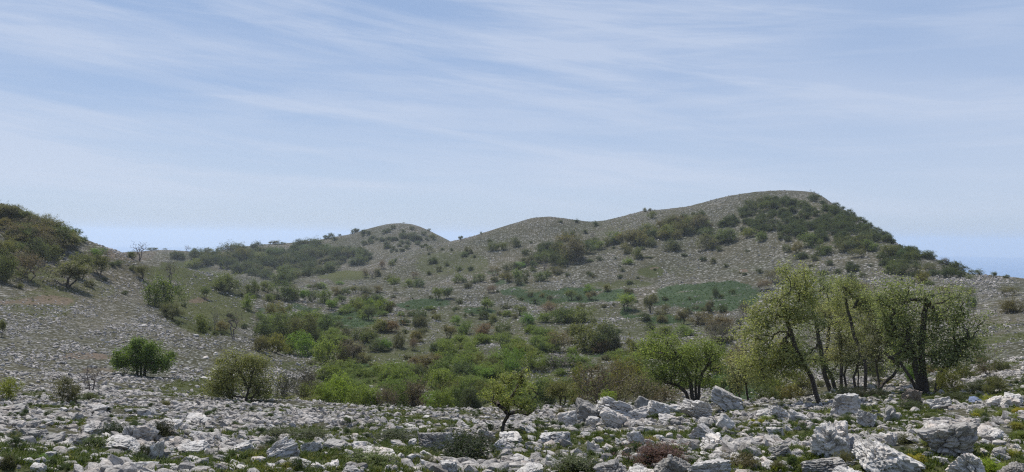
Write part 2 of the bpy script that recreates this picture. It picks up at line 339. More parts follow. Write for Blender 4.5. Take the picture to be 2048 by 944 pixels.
def ground_mat():
    m, t, b, o = new_mat('ground')
    tc = N(t, 'ShaderNodeTexCoord'); v = tc.outputs['Object']
    at = N(t, 'ShaderNodeAttribute', attribute_name='cover'); sp = N(t, 'ShaderNodeSeparateColor'); LK(t, at.outputs['Color'], sp.inputs[0])
    teal, grass, soil = sp.outputs[0], sp.outputs[1], sp.outputs[2]
    dist = at.outputs['Alpha']           # 0 near ... 1 far, picks the size of stones that can be told apart
    def scree(sc):
        vo = N(t, 'ShaderNodeTexVoronoi'); vo.inputs['Scale'].default_value = sc; vo.inputs['Randomness'].default_value = 1
        n = noise(t, v, sc * 0.7, 3)
        wv = N(t, 'ShaderNodeVectorMath', operation='MULTIPLY_ADD'); LK(t, n.outputs['Color'], wv.inputs[0]); wv.inputs[1].default_value = (0.6 / sc,) * 3; LK(t, v, wv.inputs[2])
        LK(t, wv.outputs[0], vo.inputs['Vector'])
        s = N(t, 'ShaderNodeSeparateColor'); LK(t, vo.outputs['Color'], s.inputs[0])
        col = ramp(t, [(0.0, (0.07, 0.068, 0.046)), (0.42, (0.105, 0.10, 0.072)), (0.46, (0.27, 0.262, 0.25)), (0.8, (0.42, 0.41, 0.398)), (1.0, (0.58, 0.57, 0.555))], s.outputs[0]).outputs[0]
        edge = ramp(t, [(0.25, 1.0), (0.62, 0.0)], mth(t, 'MULTIPLY', vo.outputs['Distance'], 1.0)).outputs[0]
        col = mixc(t, 1.0, mixc(t, edge, (0.07, 0.068, 0.045), col), (1, 1, 1), 'MULTIPLY')
        return col, mth(t, 'MULTIPLY', edge, s.outputs[0])
    a1, h1 = scree(9.0); a2, h2 = scree(2.6); a3, h3 = scree(1.0)
    f1 = ramp(t, [(0.10, 0.0), (0.32, 1.0)], dist).outputs[0]; f2 = ramp(t, [(0.45, 0.0), (0.75, 0.7)], dist).outputs[0]
    rock = mixc(t, f2, mixc(t, f1, a1, a2), a3)
    big = noise(t, v, 0.05, 5, 0.6); big2 = noise(t, v, 0.9, 5, 0.65)
    soilc = mixc(t, big2.outputs['Fac'], (0.075, 0.06, 0.04), (0.15, 0.125, 0.09))
    dryg = mixc(t, noise(t, v, 3.0, 4, 0.7).outputs['Fac'], (0.055, 0.062, 0.026), (0.13, 0.13, 0.065))
    patch = mth(t, 'ADD', mth(t, 'MULTIPLY', big.outputs['Fac'], 0.6), mth(t, 'MULTIPLY', big2.outputs['Fac'], 0.6))
    # turf between the stones
    tf = ramp(t, [(0.54, 0.0), (0.76, 0.75)], patch).outputs[0]
    c = mixc(t, tf, rock, mixc(t, 0.55, dryg, soilc))
    gn = noise(t, v, 0.7, 5, 0.7).outputs['Fac']
    gm = ramp(t, [(0.38, 0.0), (0.62, 1.0)], mth(t, 'MULTIPLY_ADD', mth(t, 'SUBTRACT', gn, 0.5), 0.8, mth(t, 'MULTIPLY', grass, 1.0))).outputs[0]
    c = mixc(t, mth(t, 'MULTIPLY', gm, 0.93), c, mixc(t, noise(t, v, 1.7, 5, 0.7).outputs['Fac'], (0.042, 0.058, 0.018), (0.125, 0.13, 0.055)))
    tm = ramp(t, [(0.36, 0.0), (0.6, 1.0)], mth(t, 'MULTIPLY_ADD', mth(t, 'SUBTRACT', gn, 0.5), 0.7, mth(t, 'MULTIPLY', teal, 1.0))).outputs[0]
    c = mixc(t, mth(t, 'MULTIPLY', tm, 0.92), c, mixc(t, noise(t, v, 2.2, 4, 0.7).outputs['Fac'], (0.028, 0.055, 0.028), (0.075, 0.11, 0.052)))
    sm_ = ramp(t, [(0.4, 0.0), (0.62, 1.0)], mth(t, 'MULTIPLY_ADD', mth(t, 'SUBTRACT', gn, 0.5), 0.8, soil)).outputs[0]
    lg = noise(t, v, 0.022, 4, 0.6).outputs['Fac']
    c = mixc(t, 1.0, c, ramp(t, [(0.3, (0.60, 0.63, 0.55)), (0.5, (0.80, 0.80, 0.76)), (0.7, (1.06, 1.01, 0.98))], lg).outputs[0], 'MULTIPLY')
    c = mixc(t, mth(t, 'MULTIPLY', sm_, 0.8), c, mixc(t, gn, (0.10, 0.072, 0.052), (0.19, 0.145, 0.11)))
    LK(t, c, b.inputs['Base Color'])
    hh = mixc(t, f1, h1, h2)
    bp = N(t, 'ShaderNodeBump'); bp.inputs['Strength'].default_value = 0.9
    LK(t, mth(t, 'MULTIPLY_ADD', dist, 0.35, 0.05), bp.inputs['Distance'])
    LK(t, mth(t, 'ADD', hh, mth(t, 'MULTIPLY', big2.outputs['Fac'], 0.8)), bp.inputs['Height']); LK(t, bp.outputs[0], b.inputs['Normal'])
    b.inputs['Specular IOR Level'].default_value = 0.05
    return m
M_GROUND = ground_mat()

# ------------------------------------------------------------------ mesh helpers
def mesh_np(name, V, faces, mats, midx=None, smooth=False):
    """faces: list of int arrays (n,3) or (n,4)"""
    me = bpy.data.meshes.new(name)
    V = np.ascontiguousarray(V, np.float32)
    me.vertices.add(len(V)); me.vertices.foreach_set('co', V.ravel())
    loops = np.concatenate([f.ravel() for f in faces]).astype(np.int32)
    tot = np.concatenate([np.full(len(f), f.shape[1]) for f in faces]).astype(np.int32)
    st = np.concatenate([[0], np.cumsum(tot)[:-1]]).astype(np.int32)
    me.loops.add(len(loops)); me.loops.foreach_set('vertex_index', loops)
    me.polygons.add(len(tot)); me.polygons.foreach_set('loop_start', st); me.polygons.foreach_set('loop_total', tot)
    for m in mats: me.materials.append(m)
    if midx is not None: me.polygons.foreach_set('material_index', np.asarray(midx, np.int32))
    me.polygons.foreach_set('use_smooth', np.full(len(tot), smooth))
    me.update(calc_edges=True); me.validate()
    return me
def ob(name, data, parent=None, loc=None, rot=None, scl=None):
    o = bpy.data.objects.new(name, data); COL.objects.link(o)
    if parent: o.parent = parent
    if loc is not None: o.location = loc
    if rot is not None: o.rotation_euler = rot
    if scl is not None: o.scale = scl
    return o
def tag(o, label=None, cat=None, group=None, kind=None):
    if label: o['label'] = label
    if cat: o['category'] = cat
    if group: o['group'] = group
    if kind: o['kind'] = kind
    return o

# ------------------------------------------------------------------ ground, sea, haze
def build_ground():
    na, nr = len(AZ), NR
    V = np.stack([TX, TY, TZ], -1).reshape(-1, 3)
    i = np.arange(nr - 1)[:, None] * na; j = np.arange(na)[None]; jn = (np.arange(na)[None] + 1) % na
    q = np.stack([i + j, i + jn, i + na + jn, i + na + j], -1).reshape(-1, 4)[:, ::-1]
    c = len(V); V = np.vstack([V, [[0, 0, 0]]])
    j = np.arange(na); tri = np.stack([np.full(na, c), (j + 1) % na, j], -1)
    me = mesh_np('ground', V, [q, tri], [M_GROUND], smooth=True)
    te, gr, so = cover(V[:, 0], V[:, 1], V[:, 2])
    d = np.hypot(V[:, 0], V[:, 1])
    at = me.attributes.new('cover', 'FLOAT_COLOR', 'POINT')
    at.data.foreach_set('color', np.stack([te, gr, so, np.clip(np.log(np.maximum(d, 10) / 10) / math.log(60), 0, 1)], -1).astype(np.float32).ravel())
    o = ob('ground', me); tag(o, kind='structure', label='rocky karst ground rising from stony foreground to scree-covered hills')
    return o
build_ground()
def build_sea():
    n = 96; R = [2000, 4000, 8000, 14500]
    V = [[0, 0, -252]]; 
    for r in R:
        for k in range(n):
            a = 2 * math.pi * k / n; V.append([r * math.sin(a), r * math.cos(a), -252])
    tri = np.array([[0, 1 + (k + 1) % n, 1 + k] for k in range(n)])
    q = []
    for s in range(len(R) - 1):
        for k in range(n):
            a = 1 + s * n; q.append([a + k, a + (k + 1) % n, a + n + (k + 1) % n, a + n + k])
    m, t, b, o = new_mat('sea_water'); b.inputs['Base Color'].default_value = (0.03, 0.13, 0.30, 1); b.inputs['Roughness'].default_value = 0.5
    tc = N(t, 'ShaderNodeTexCoord'); n_ = noise(t, tc.outputs['Object'], 0.02, 5); bp = N(t, 'ShaderNodeBump'); bp.inputs['Distance'].default_value = 3.0
    LK(t, n_.outputs['Fac'], bp.inputs['Height']); LK(t, bp.outputs[0], b.inputs['Normal'])
    me = mesh_np('sea', np.array(V), [tri, np.array(q)], [m]); tag(ob('sea', me), kind='structure', label='distant blue sea fading into the haze behind the hills')
build_sea()

# ------------------------------------------------------------------ labels: each plain thing is told by its size, look and a landmark beside it
LMARK = [(277,505,"the bare round-headed tree"),(345,555,"the tall bare tree on the rocky rib"),(325,600,"the large dome-shaped bush"),(137,570,"the sprawling olive tree"),(165,470,"the lower end of the crest wood"),
 (40,420,"the top of the crest wood"),(284,552,"the small round thin-stemmed tree"),(450,572,"the long bush on the low saddle"),(568,555,"the big round tree below the far hill"),(394,525,"the bright saddle bush"),(810,455,"the far pointed peak"),
 (920,480,"the gap between the two left hills"),(1085,440,"the middle hill top"),(885,590,"the tree pair on the valley mound"),(740,635,"the lollipop-shaped tree"),(838,640,"the dense dark round tree"),(745,605,"the bright thicket on the valley mound"),
 (565,690,"the large bright thicket"),(645,715,"the round yellow-green bush"),(700,725,"the brownish many-stemmed tree"),(895,710,"the bright bush by the stepped rocks"),(1148,515,"the largest brownish clump on the hill"),(1268,480,"the broad olive bush mound"),
 (1295,425,"the two tiny skyline bushes"),(1253,615,"the brightest yellow-green tree"),(1300,625,"the tall thin-crowned tree"),(1412,490,"the dark bush patch on the scree"),(1431,585,"the stacked dark bush"),(1560,388,"the big hill top"),(1680,500,"the dark oval thicket"),
 (1846,565,"the round bush with the sharp shadow"),(1988,552,"the tiny skyline tree on the shoulder"),(2025,620,"the dark round bush by the right edge"),(1176,700,"the biggest round olive bush"),(1065,735,"the bright bush behind the leaning tree"),(1003,855,"the small leaning tree"),
 (680,790,"the brightest fan-shaped bush"),(491,800,"the olive tree on the rubble edge"),(281,750,"the bright two-stemmed tree"),(132,800,"the narrow-footed dark bush"),(182,780,"the bare sapling"),(1388,800,"the triple-trunk tree"),(1262,800,"the dark bare bush behind the outcrop"),
 (1490,800,"the slim pair of stems"),(1639,800,"the leaning thin trunk"),(1660,780,"the tallest cluster tree"),(1854,785,"the four-trunked tree"),(1926,755,"the round bush beyond the four-trunked tree"),(1313,910,"the russet shrub"),(932,900,"the big blackish shrub"),
 (225,870,"the left blackish cushion shrub"),(330,875,"the right blackish cushion shrub"),(1664,895,"the massive rugged boulder"),(1775,935,"the broad pyramid rock"),(1905,900,"the grey fin rock"),(1688,825,"the rugged knobbly boulder"),(876,885,"the smooth white boulder"),
 (566,905,"the pitted boulder"),(1345,935,"the white peaked boulder"),(1245,830,"the largest outcrop slab"),(1450,815,"the highest crest slab"),(1110,880,"the bright cave-faced boulder"),(278,880,"the big cracked slab"),(314,910,"the upright pocked stone"),
 (70,880,"the flat slab at the left edge"),(755,905,"the jagged low ledge"),(1980,870,"the low grey block by the right edge"),(1424,890,"the pointed ridge rock"),(655,880,"the rounded white rock")]
USED = set()
def auto_label(px, py, W, H, words, zone):
    s = max(W, H); size = 'tiny' if s < 13 else 'small' if s < 22 else 'middling' if s < 36 else 'large' if s < 62 else 'very large'
    near = sorted(LMARK, key=lambda l: (l[0] - px) ** 2 + 2 * (l[1] - py) ** 2)
    for rnd in range(2):
        for lx, ly, ph in near[:7]:
            dx, dy = px - lx, py - ly; D = math.hypot(dx, dy)
            if D < 9: continue
            di = ('right of' if dx > 0 else 'left of') if abs(dx) > 2 * abs(dy) else ('below' if dy > 0 else 'above') if abs(dy) > 2 * abs(dx) else ('down to the ' if dy > 0 else 'up to the ') + ('right of' if dx > 0 else 'left of')
            q = '' if rnd == 0 else ('close ' if D < 45 else 'well ' if D < 110 else 'far ')
            l = f'{size} {words} {q}{di} {ph}'
            if l not in USED and len(l.split()) <= 16: USED.add(l); return l
    return f'{size} {words} {zone}'

# ------------------------------------------------------------------ rocks
def icosphere(sub):
    import bmesh
    bm = bmesh.new(); bmesh.ops.create_icosphere(bm, subdivisions=sub, radius=1.0)
    V = np.array([v.co[:] for v in bm.verts]); Fc = np.array([[v.index for v in f.verts] for f in bm.faces]); bm.free()
    return V, Fc
ICO = {s: icosphere(s) for s in (1, 2, 3, 4, 5)}
def rock_mesh(name, seed, sub, mat, planes=11, rough=0.12, strata=0.0, bed=(0.2, 0.3, 1.0), ax=(1, 1, 1), knobs=0.0, smooth=False, kf=6.0, crev=0.0):
    rg = np.random.default_rng(seed)
    D, Fc = ICO[sub]; r = np.full(len(D), 1.35)
    axn = [np.eye(3)[i] * sg for i in range(3) for sg in (1, -1)]
    for k in range(planes + 4):
        if k < 6: n = axn[k] + rg.normal(size=3) * .22; h = rg.uniform(0.5, 0.78)
        else: n = rg.normal(size=3); h = rg.uniform(0.55, 0.95)
        n /= np.linalg.norm(n)
        c = D @ n; r = np.minimum(r, np.where(c > 0.05, h / np.maximum(c, 0.05), 9))
    r = np.minimum(r, 1.3)
    P = D * r[:, None]
    nz = fbm(P[:, 0] * 1.7 + seed, P[:, 1] * 1.7, P[:, 2] * 1.7, seed=seed, octv=4 if sub > 3 else 3, gain=0.48)
    off = rough * nz
    if strata:
        b = np.array(bed, float); b /= np.linalg.norm(b)
        s = P @ b * kf + 0.7 * fbm(P[:, 0] * 1.3, P[:, 1] * 1.3 + seed, P[:, 2] * 1.3, seed=seed + 3, octv=2)
        fr = s - np.floor(s)
        amp = vn(np.floor(s) * 1.7 + 0.3, np.floor(s) * 0 + seed, seed=3)
        off = off + strata * (np.where(fr < 0.8, 0.3 + 0.7 * amp, -0.5 - 0.5 * amp) - 0.25)
    if knobs:
        kn = np.abs(fbm(P[:, 0] * 3.2 + 5, P[:, 1] * 3.2 + seed, P[:, 2] * 3.2, seed=seed + 9, octv=4, gain=0.6))
        off = off + knobs * (np.minimum(kn * 2.4, 0.9) - 0.6)
    if crev:
        for q in range(2):
            g = np.abs(fbm(P[:, 0] * (1.3 + q) + 11 * q, P[:, 1] * (1.3 + q) + seed, P[:, 2] * (1.1 + q), seed=seed + 70 + q, octv=3))
            off = off - crev * (1 - .4 * q) * np.exp(-(g / (.05 - .015 * q)) ** 2)
    P = P + D * off[:, None]
    P = P * np.array(ax)
    P -= (P.max(0) + P.min(0)) / 2; P /= (P.max(0) - P.min(0))        # unit box
    return mesh_np(name, P, [Fc], [mat], smooth=smooth)

SMALL = [rock_mesh('scree_stone', 100 + i, 1 if i < 3 else 2, M_STONE, planes=6, rough=0.06, ax=(1, RNG.uniform(.6, .9), RNG.uniform(.4, .7))) for i in range(8)]
MED = [rock_mesh('stone', 200 + i, 3, M_ROCK, planes=(6, 7, 9)[i % 3], rough=0.09, strata=(0.07 if i % 2 else 0.03), bed=(RNG.normal() * .3, RNG.normal() * .3, 1), ax=(1, RNG.uniform(.6, .95), RNG.uniform(.35, .7)), knobs=0.06, crev=0.16) for i in range(14)]

def upright(o, x, y, z): o.location = (x, y, z)
def place_boulder(px, py, W, H, shape, label, mat=None, seed=0, d=None):
    """px, py = middle of the rock's foot in the photo; W, H its size there"""
    x, y, z, dd, mpp = hit(px, min(py, 955), d)
    if py > 944:  # foot below the frame: step nearer along the same slope
        x, y, z, dd, mpp = hit(px, py, None)
    w_, h_ = W * mpp, H * mpp
    rg = np.random.default_rng(seed + 1000)
    big = W > 34
    sub = 5 if W >= 60 else (4 if big else 3)
    yaw = math.atan2(x, y)
    if shape in ('R', 'L'):          # slab tilted in its bedding: long back sloping down to the right (R) or left (L)
        sg = 1 if shape == 'R' else -1
        me = rock_mesh('boulder', seed, sub, mat or M_ROCK, planes=7, rough=0.10, strata=0.045, bed=(0.15, -0.35, 1), ax=(1.5, 0.9, 0.75), knobs=0.06, kf=4, crev=0.22)
        dip = math.atan2(h_ * 0.62, w_) * sg
        ln = math.hypot(w_, h_ * 0.62) * 0.98; th = h_ * 1.12
        o = ob('boulder', me, loc=(x, y, z + h_ * 0.38), rot=(rg.uniform(-.25, -.05), dip, -yaw + rg.uniform(-.15, .15)), scl=(ln, w_ * rg.uniform(.55, .7), th))
    elif shape == 'T':               # tall rugged
        me = rock_mesh('boulder', seed, sub, mat or M_ROCK, planes=8, rough=0.12, strata=0.025, bed=(0.8, 0.1, 0.7), ax=(1, .9, 1), knobs=0.10, crev=0.2)
        o = ob('boulder', me, loc=(x, y, z + h_ * 0.36), rot=(rg.uniform(-.1, .1), rg.uniform(0, .25), -yaw + rg.uniform(-.4, .4)), scl=(w_, w_ * .8, h_ * 1.3))
    elif shape == 'P':               # pointed wedge
        me = rock_mesh('boulder', seed, sub, mat or M_ROCK, planes=6, rough=0.12, strata=0.05, bed=(0.6, 0, 0.9), ax=(1, .9, 1.1), knobs=0.08, crev=0.15)
        o = ob('boulder', me, loc=(x, y, z + h_ * 0.22), rot=(0.1, 0.5, -yaw + 0.2), scl=(w_ * .95, w_ * .7, h_ * 1.45))
    else:                            # flat pavement block
        me = rock_mesh('boulder', seed, sub, mat or M_ROCK, planes=7, rough=0.10, strata=0.02, bed=(0.1, 0.1, 1), ax=(1.2, 1, .6), knobs=0.05, crev=0.2)
        o = ob('boulder', me, loc=(x, y, z + h_ * 0.16), rot=(rg.uniform(.1, .3), rg.uniform(-.12, .12), -yaw + rg.uniform(-.5, .5)), scl=(w_, w_ * rg.uniform(.7, .95), h_ * 1.25))
    tag(o, label, 'boulder'); o['group'] = 'limestone boulders in the stony foreground'
    return o

# (px, py, W, H, shape, label)
HERO = [
 (1245, 840, 112, 42, 'R', 'largest grey slab of the outcrop, ribbed and sloping down right below the bare bush'),
 (1172, 842, 54, 40, 'R', 'rounded grey rock at the left shoulder of the long outcrop'),
 (1138, 852, 38, 34, 'L', 'lowest leftmost block where the long outcrop meets the rubble'),
 (1222, 856, 48, 36, 'R', 'shaded ribbed block jutting forward under the largest outcrop slab'),
 (1186, 848, 26, 19, 'F', 'squarish pale block wedged in front of the outcrop left part'),
 (1277, 842, 46, 26, 'L', 'pale ramp-shaped rock in the notch right of the largest slab'),
 (1287, 824, 34, 26, 'R', 'thin pale slab leaning behind the outcrop notch'),
 (1318, 834, 48, 30, 'R', 'rock with a dark square front face and pale top below the centre tree'),
 (1336, 848, 42, 24, 'F', 'low pale block just under the dark-fronted rock'),
 (1353, 824, 32, 19, 'F', 'small white block on the crest left of the triple-trunk tree'),
 (1396, 836, 74, 36, 'R', 'long grey slab with dark underside right under the triple-trunk tree'),
 (1452, 822, 68, 40, 'R', 'highest pale slab on the crest, right of the triple-trunk tree, with a moss tuft'),
 (1451, 862, 30, 28, 'R', 'upright oval rock below the highest crest slab'),
 (1404, 880, 44, 34, 'R', 'pointed grey rock heading the small ridge above the russet shrub'),
 (1424, 896, 62, 26, 'F', 'broad pale block just right of the pointed grey rock'),
 (1417, 860, 34, 24, 'F', 'arched rock between the dark-underside slab and the small ridge'),
 (1186, 912, 26, 28, 'T', 'small dark upright stone standing alone in the grass'),
 (1270, 888, 36, 27, 'T', 'cracked dark rock amid grass above the russet shrub'),
 (1345, 957, 74, 44, 'P', 'white peaked boulder at the bottom edge in front of the russet shrub'),
 (1222, 958, 62, 36, 'L', 'pale boulder at the bottom edge left of the white peaked boulder'),
 (1285, 958, 60, 26, 'F', 'low pale rock between two boulders at the bottom edge'),
 (1418, 960, 90, 36, 'L', 'long pitted rock at the bottom edge right of the white peaked boulder'),
 (1110, 892, 74, 42, 'F', 'bright boulder with a dark cave-like left face beside low green plants'),
 (1470, 918, 26, 15, 'F', 'small domed stone right of the small ridge'),
 (1688, 834, 58, 48, 'T', 'rugged knobbly boulder standing under the big tree cluster'),
 (1735, 856, 44, 30, 'R', 'fractured rock trailing right from the rugged knobbly boulder'),
 (1664, 914, 80, 72, 'T', 'massive rugged boulder, tallest rock on the right foreground'),
 (1722, 920, 60, 38, 'P', 'smooth pale triangular rock leaning on the massive rugged boulder'),
 (1775, 946, 130, 52, 'P', 'broad pale pyramid rock with a long skirt near the bottom edge'),
 (1900, 912, 116, 62, 'L', 'large grey fin rock rising to the right on the right foreground'),
 (1880, 872, 56, 34, 'F', 'pitted grey block above the large grey fin rock'),
 (1783, 846, 30, 32, 'T', 'stacked small rock in the grass right of the rugged knobbly boulder'),
 (1823, 812, 38, 36, 'T', 'brownish streaked rock in tree shade beside the forked trunk'),
 (1880, 820, 42, 24, 'L', 'pale domed rock right of the tree shade'),
 (1940, 958, 72, 46, 'T', 'grey pitted boulder at the bottom edge beside yellow flowers'),
 (2025, 960, 64, 40, 'P', 'pale boulder in the bottom right corner'),
 (1650, 956, 88, 38, 'L', 'dark-hollowed rock at the bottom edge below the massive boulder'),
 (1698, 964, 62, 26, 'F', 'smooth light rock cut by the bottom edge left of the pyramid rock'),
 (1980, 876, 44, 26, 'F', 'low grey block on the far right beyond the fin rock'),
 (2030, 904, 26, 22, 'F', 'round grey stone near the right edge'),
 (2000, 914, 34, 22, 'F', 'pale block left of the round grey stone near the right edge'),
 (2025, 812, 48, 28, 'F', 'grey craggy rock on the right edge crest'),
 (1990, 812, 30, 20, 'L', 'pale craggy rock left of the right edge crest rock'),
 (1766, 878, 20, 14, 'F', 'small square white stone in the grass right of the massive boulder'),
 (1782, 892, 22, 26, 'T', 'small upright pointed stone above the pyramid rock'),
 (70, 882, 60, 30, 'F', 'flat pale slab on the far left foreground'),
 (190, 872, 46, 28, 'F', 'flat slab with a split just left of the left dark cushion shrub'),
 (160, 890, 58, 34, 'F', 'knobbly grey rock left of the left dark cushion shrub'),
 (278, 892, 60, 48, 'R', 'big cracked slab between the two dark cushion shrubs'),
 (247, 904, 74, 30, 'F', 'wide pale slab below the left dark cushion shrub'),
 (314, 922, 28, 36, 'T', 'upright pocked stone beside the small dark shrub near the bottom'),
 (103, 886, 48, 20, 'F', 'thin flat slab with a black shadow under its right end'),
 (152, 842, 18, 18, 'P', 'small dark pointed stone alone on the left rubble'),
 (294, 834, 40, 24, 'F', 'pale block with dark right flank below the bare sapling'),
 (25, 828, 54, 18, 'F', 'smooth sloping slab at the left edge'),
 (200, 824, 38, 16, 'F', 'pale flat block below the two left bushes'),
 (338, 856, 44, 18, 'F', 'pale flat slab above the right dark cushion shrub'),
 (396, 846, 46, 18, 'F', 'smooth oval slab in the middle of the left rubble'),
 (390, 904, 64, 20, 'F', 'bright elongated slab right of the upright pocked stone'),
 (488, 906, 40, 22, 'F', 'white slab left of the dark-fronted boulder'),
 (129, 896, 34, 14, 'F', 'small flat stone in grass below the thin flat slab'),
 (268, 954, 30, 24, 'T', 'white stone at the bottom edge near yellow-green plants'),
 (78, 944, 28, 18, 'F', 'grey stone beside the yellow-green cushion at lower left'),
 (872, 900, 74, 44, 'R', 'smooth white boulder with a dark left face above the big dark shrub'),
 (566, 918, 64, 42, 'L', 'pitted boulder with a dark front on the lower left centre'),
 (972, 882, 44, 22, 'R', 'smooth rock at the foot of the leaning tree'),
 (1018, 892, 62, 30, 'F', 'fluted grey rock right of the leaning tree foot'),
 (1002, 902, 36, 22, 'L', 'curved grey rock tucked under the fluted rock'),
 (655, 890, 32, 20, 'F', 'rounded white rock heading the row below the low green shrub'),
 (675, 900, 52, 22, 'F', 'long white rock in the row below the low green shrub'),
 (717, 900, 32, 21, 'F', 'pale domed rock at the end of the row below the low green shrub'),
 (622, 906, 44, 24, 'L', 'white lumpy rock right of the pitted boulder'),
 (755, 914, 76, 20, 'F', 'jagged low ledge left of the smooth white boulder'),
 (800, 922, 26, 18, 'F', 'broken stone at the right end of the jagged low ledge'),
 (825, 896, 18, 17, 'T', 'small round stone left of the smooth white boulder'),
 (898, 952, 40, 28, 'T', 'pocked grey rock at the bottom edge below the big dark shrub'),
 (705, 952, 46, 18, 'F', 'pale stone at the bottom edge below the lowest green plants'),
 (664, 940, 34, 18, 'F', 'dark-sided stone left of the lowest green plants'),
 (832, 940, 24, 12, 'F', 'small white flat stone left of the pocked grey rock'),
 (1042, 926, 40, 17, 'F', 'rounded pale rock right of the big dark shrub'),
 (1062, 956, 60, 22, 'F', 'pale boulder with dark hollow at the bottom edge right of the big shrub'),
 (1600, 842, 46, 22, 'F', 'grey fluted outcrop left of the rugged knobbly boulder'),
 (1556, 836, 42, 22, 'R', 'pale smooth rock behind the leaning trunk foot'),
 (1552, 872, 40, 24, 'F', 'grey block in the grass left of the massive boulder'),
 (1530, 838, 34, 20, 'F', 'low white rock right of the highest crest slab'),
 (1560, 912, 44, 22, 'L', 'dark sloping slab beside grass left of the massive boulder'),
]
random.seed(3)
TAKEN = []
for i, (px, py, W, H, sh, lab) in enumerate(HERO):
    m = M_ROCKWARM if 'brownish' in lab else None
    place_boulder(px, py, W, H, sh, lab, m, 400 + i); TAKEN.append((px, py - H / 2, W / 2, H / 2))
o = place_boulder(1950, 806, 26, 14, 'F', 'blue-grey stone lying beside the yellow-green tuft right of the tree shade', M_ROCKBLUE, 777)
for (px, py, W, H) in ((334, 926, 10, 6), (270, 934, 18, 14)):
    pass

# middle-sized rocks, each an object; a few zones share a label because nothing tells them apart
ZR = [
 ((0, 815, 420, 944), 70, 'pale limestone rock half sunk in the left foreground rubble'),
 ((420, 825, 860, 944), 62, 'grey limestone rock in the rubble of the lower centre left'),
 ((1050, 850, 1560, 944), 50, 'grey limestone rock in the grass below the long outcrop'),
 ((1500, 825, 2048, 944), 62, 'rough limestone rock among grass on the right foreground'),
 ((880, 830, 1150, 900), 22, 'white rock in the rubble around the leaning tree'),
 ((0, 640, 640, 790), 24, 'bleached rock on the bare left slope'),
]
nmed = 0
RW = ['pale limestone rock', 'grey limestone rock', 'rough limestone rock', 'pale limestone rock', 'grey limestone rock', 'weathered limestone rock', 'pale limestone rock']
for (x0, y0, x1, y1), n, lab in ZR:
    k = 0; tries = 0
    while k < n and tries < n * 40:
        tries += 1
        px, py = random.uniform(x0, x1), y0 + (y1 - y0) * random.random() ** 0.8
        if any(((px - a) / (c + 8)) ** 2 + ((py - b) / (e_ + 6)) ** 2 < 1 for a, b, c, e_ in TAKEN): continue
        x, y, z, d, mpp = hit(px, py)
        if d > 230: continue
        wpx = random.uniform(11, 27) * (1.3 - 0.75 * (944 - py) / 130 if py > 800 else 0.7)
        s = wpx * mpp; s = min(s, 2.4)
        o = ob('rock', MED[nmed % len(MED)], loc=(x, y, z + s * random.uniform(.02, .12)), rot=(random.uniform(-.35, .1), random.gauss(.32, .16) * (1 if px > 420 else .35), random.gauss(-.1, .45)),
               scl=(s * random.uniform(.9, 1.5), s * random.uniform(.6, 1.0), s * random.uniform(.35, .75)))
        tag(o, auto_label(px, py, wpx, wpx, RW[nmed % 7], 'in the rubble'), 'rock', lab.replace('rock ', 'rocks ', 1)); TAKEN.append((px, py - wpx * .2, wpx / 2.4, wpx / 5)); k += 1; nmed += 1

# ------------------------------------------------------------------ instanced stuff
def scatter(name, P, rot, scl, idx, protos, label, color=None):
    me = bpy.data.meshes.new(name); me.vertices.add(len(P)); me.vertices.foreach_set('co', np.asarray(P, np.float32).ravel())
    for an, arr in (('rot', rot), ('scl', scl)):
        a = me.attributes.new(an, 'FLOAT_VECTOR', 'POINT'); a.data.foreach_set('vector', np.asarray(arr, np.float32).ravel())
    a = me.attributes.new('idx', 'INT', 'POINT'); a.data.foreach_set('value', np.asarray(idx, np.int32))
    o = ob(name, me); tag(o, label, kind='stuff')
    if color: o.color = (*color, 1)
    g = bpy.data.node_groups.new(name, 'GeometryNodeTree')
    g.interface.new_socket('Geometry', in_out='INPUT', socket_type='NodeSocketGeometry')
    g.interface.new_socket('Geometry', in_out='OUTPUT', socket_type='NodeSocketGeometry')
    gi, go = g.nodes.new('NodeGroupInput'), g.nodes.new('NodeGroupOutput')
    j = g.nodes.new('GeometryNodeJoinGeometry')
    for k, pm in enumerate(protos):
        po = bpy.data.objects.new(name + '_piece', pm)          # never linked to the scene: only a source of mesh data
        if color: po.color = (*color, 1)
        oi = g.nodes.new('GeometryNodeObjectInfo'); oi.inputs['Object'].default_value = po; oi.inputs['As Instance'].default_value = True
        g.links.new(oi.outputs['Geometry'], j.inputs[0])
    ip = g.nodes.new('GeometryNodeInstanceOnPoints'); ip.inputs['Pick Instance'].default_value = True
    g.links.new(gi.outputs[0], ip.inputs['Points']); g.links.new(j.outputs[0], ip.inputs['Instance'])
    for an, dt, so in (('rot', 'FLOAT_VECTOR', 'Rotation'), ('scl', 'FLOAT_VECTOR', 'Scale'), ('idx', 'INT', 'Instance Index')):
        na = g.nodes.new('GeometryNodeInputNamedAttribute'); na.data_type = dt; na.inputs['Name'].default_value = an
        g.links.new(na.outputs['Attribute'], ip.inputs[so])
    g.links.new(ip.outputs[0], go.inputs[0])
    md = o.modifiers.new('scatter', 'NODES'); md.node_group = g
    return o
def ring_points(n, d0, d1, p=0.0, amax=39):
    u = RNG.random(n)
    if abs(p) < 1e-6: d = d0 * (d1 / d0) ** u
    else: d = (d0 ** p + u * (d1 ** p - d0 ** p)) ** (1 / p)
    a = np.radians(RNG.uniform(-amax, amax, n))
    x, y = d * np.sin(a), d * np.cos(a)
    return x, y, HZ(x, y), d
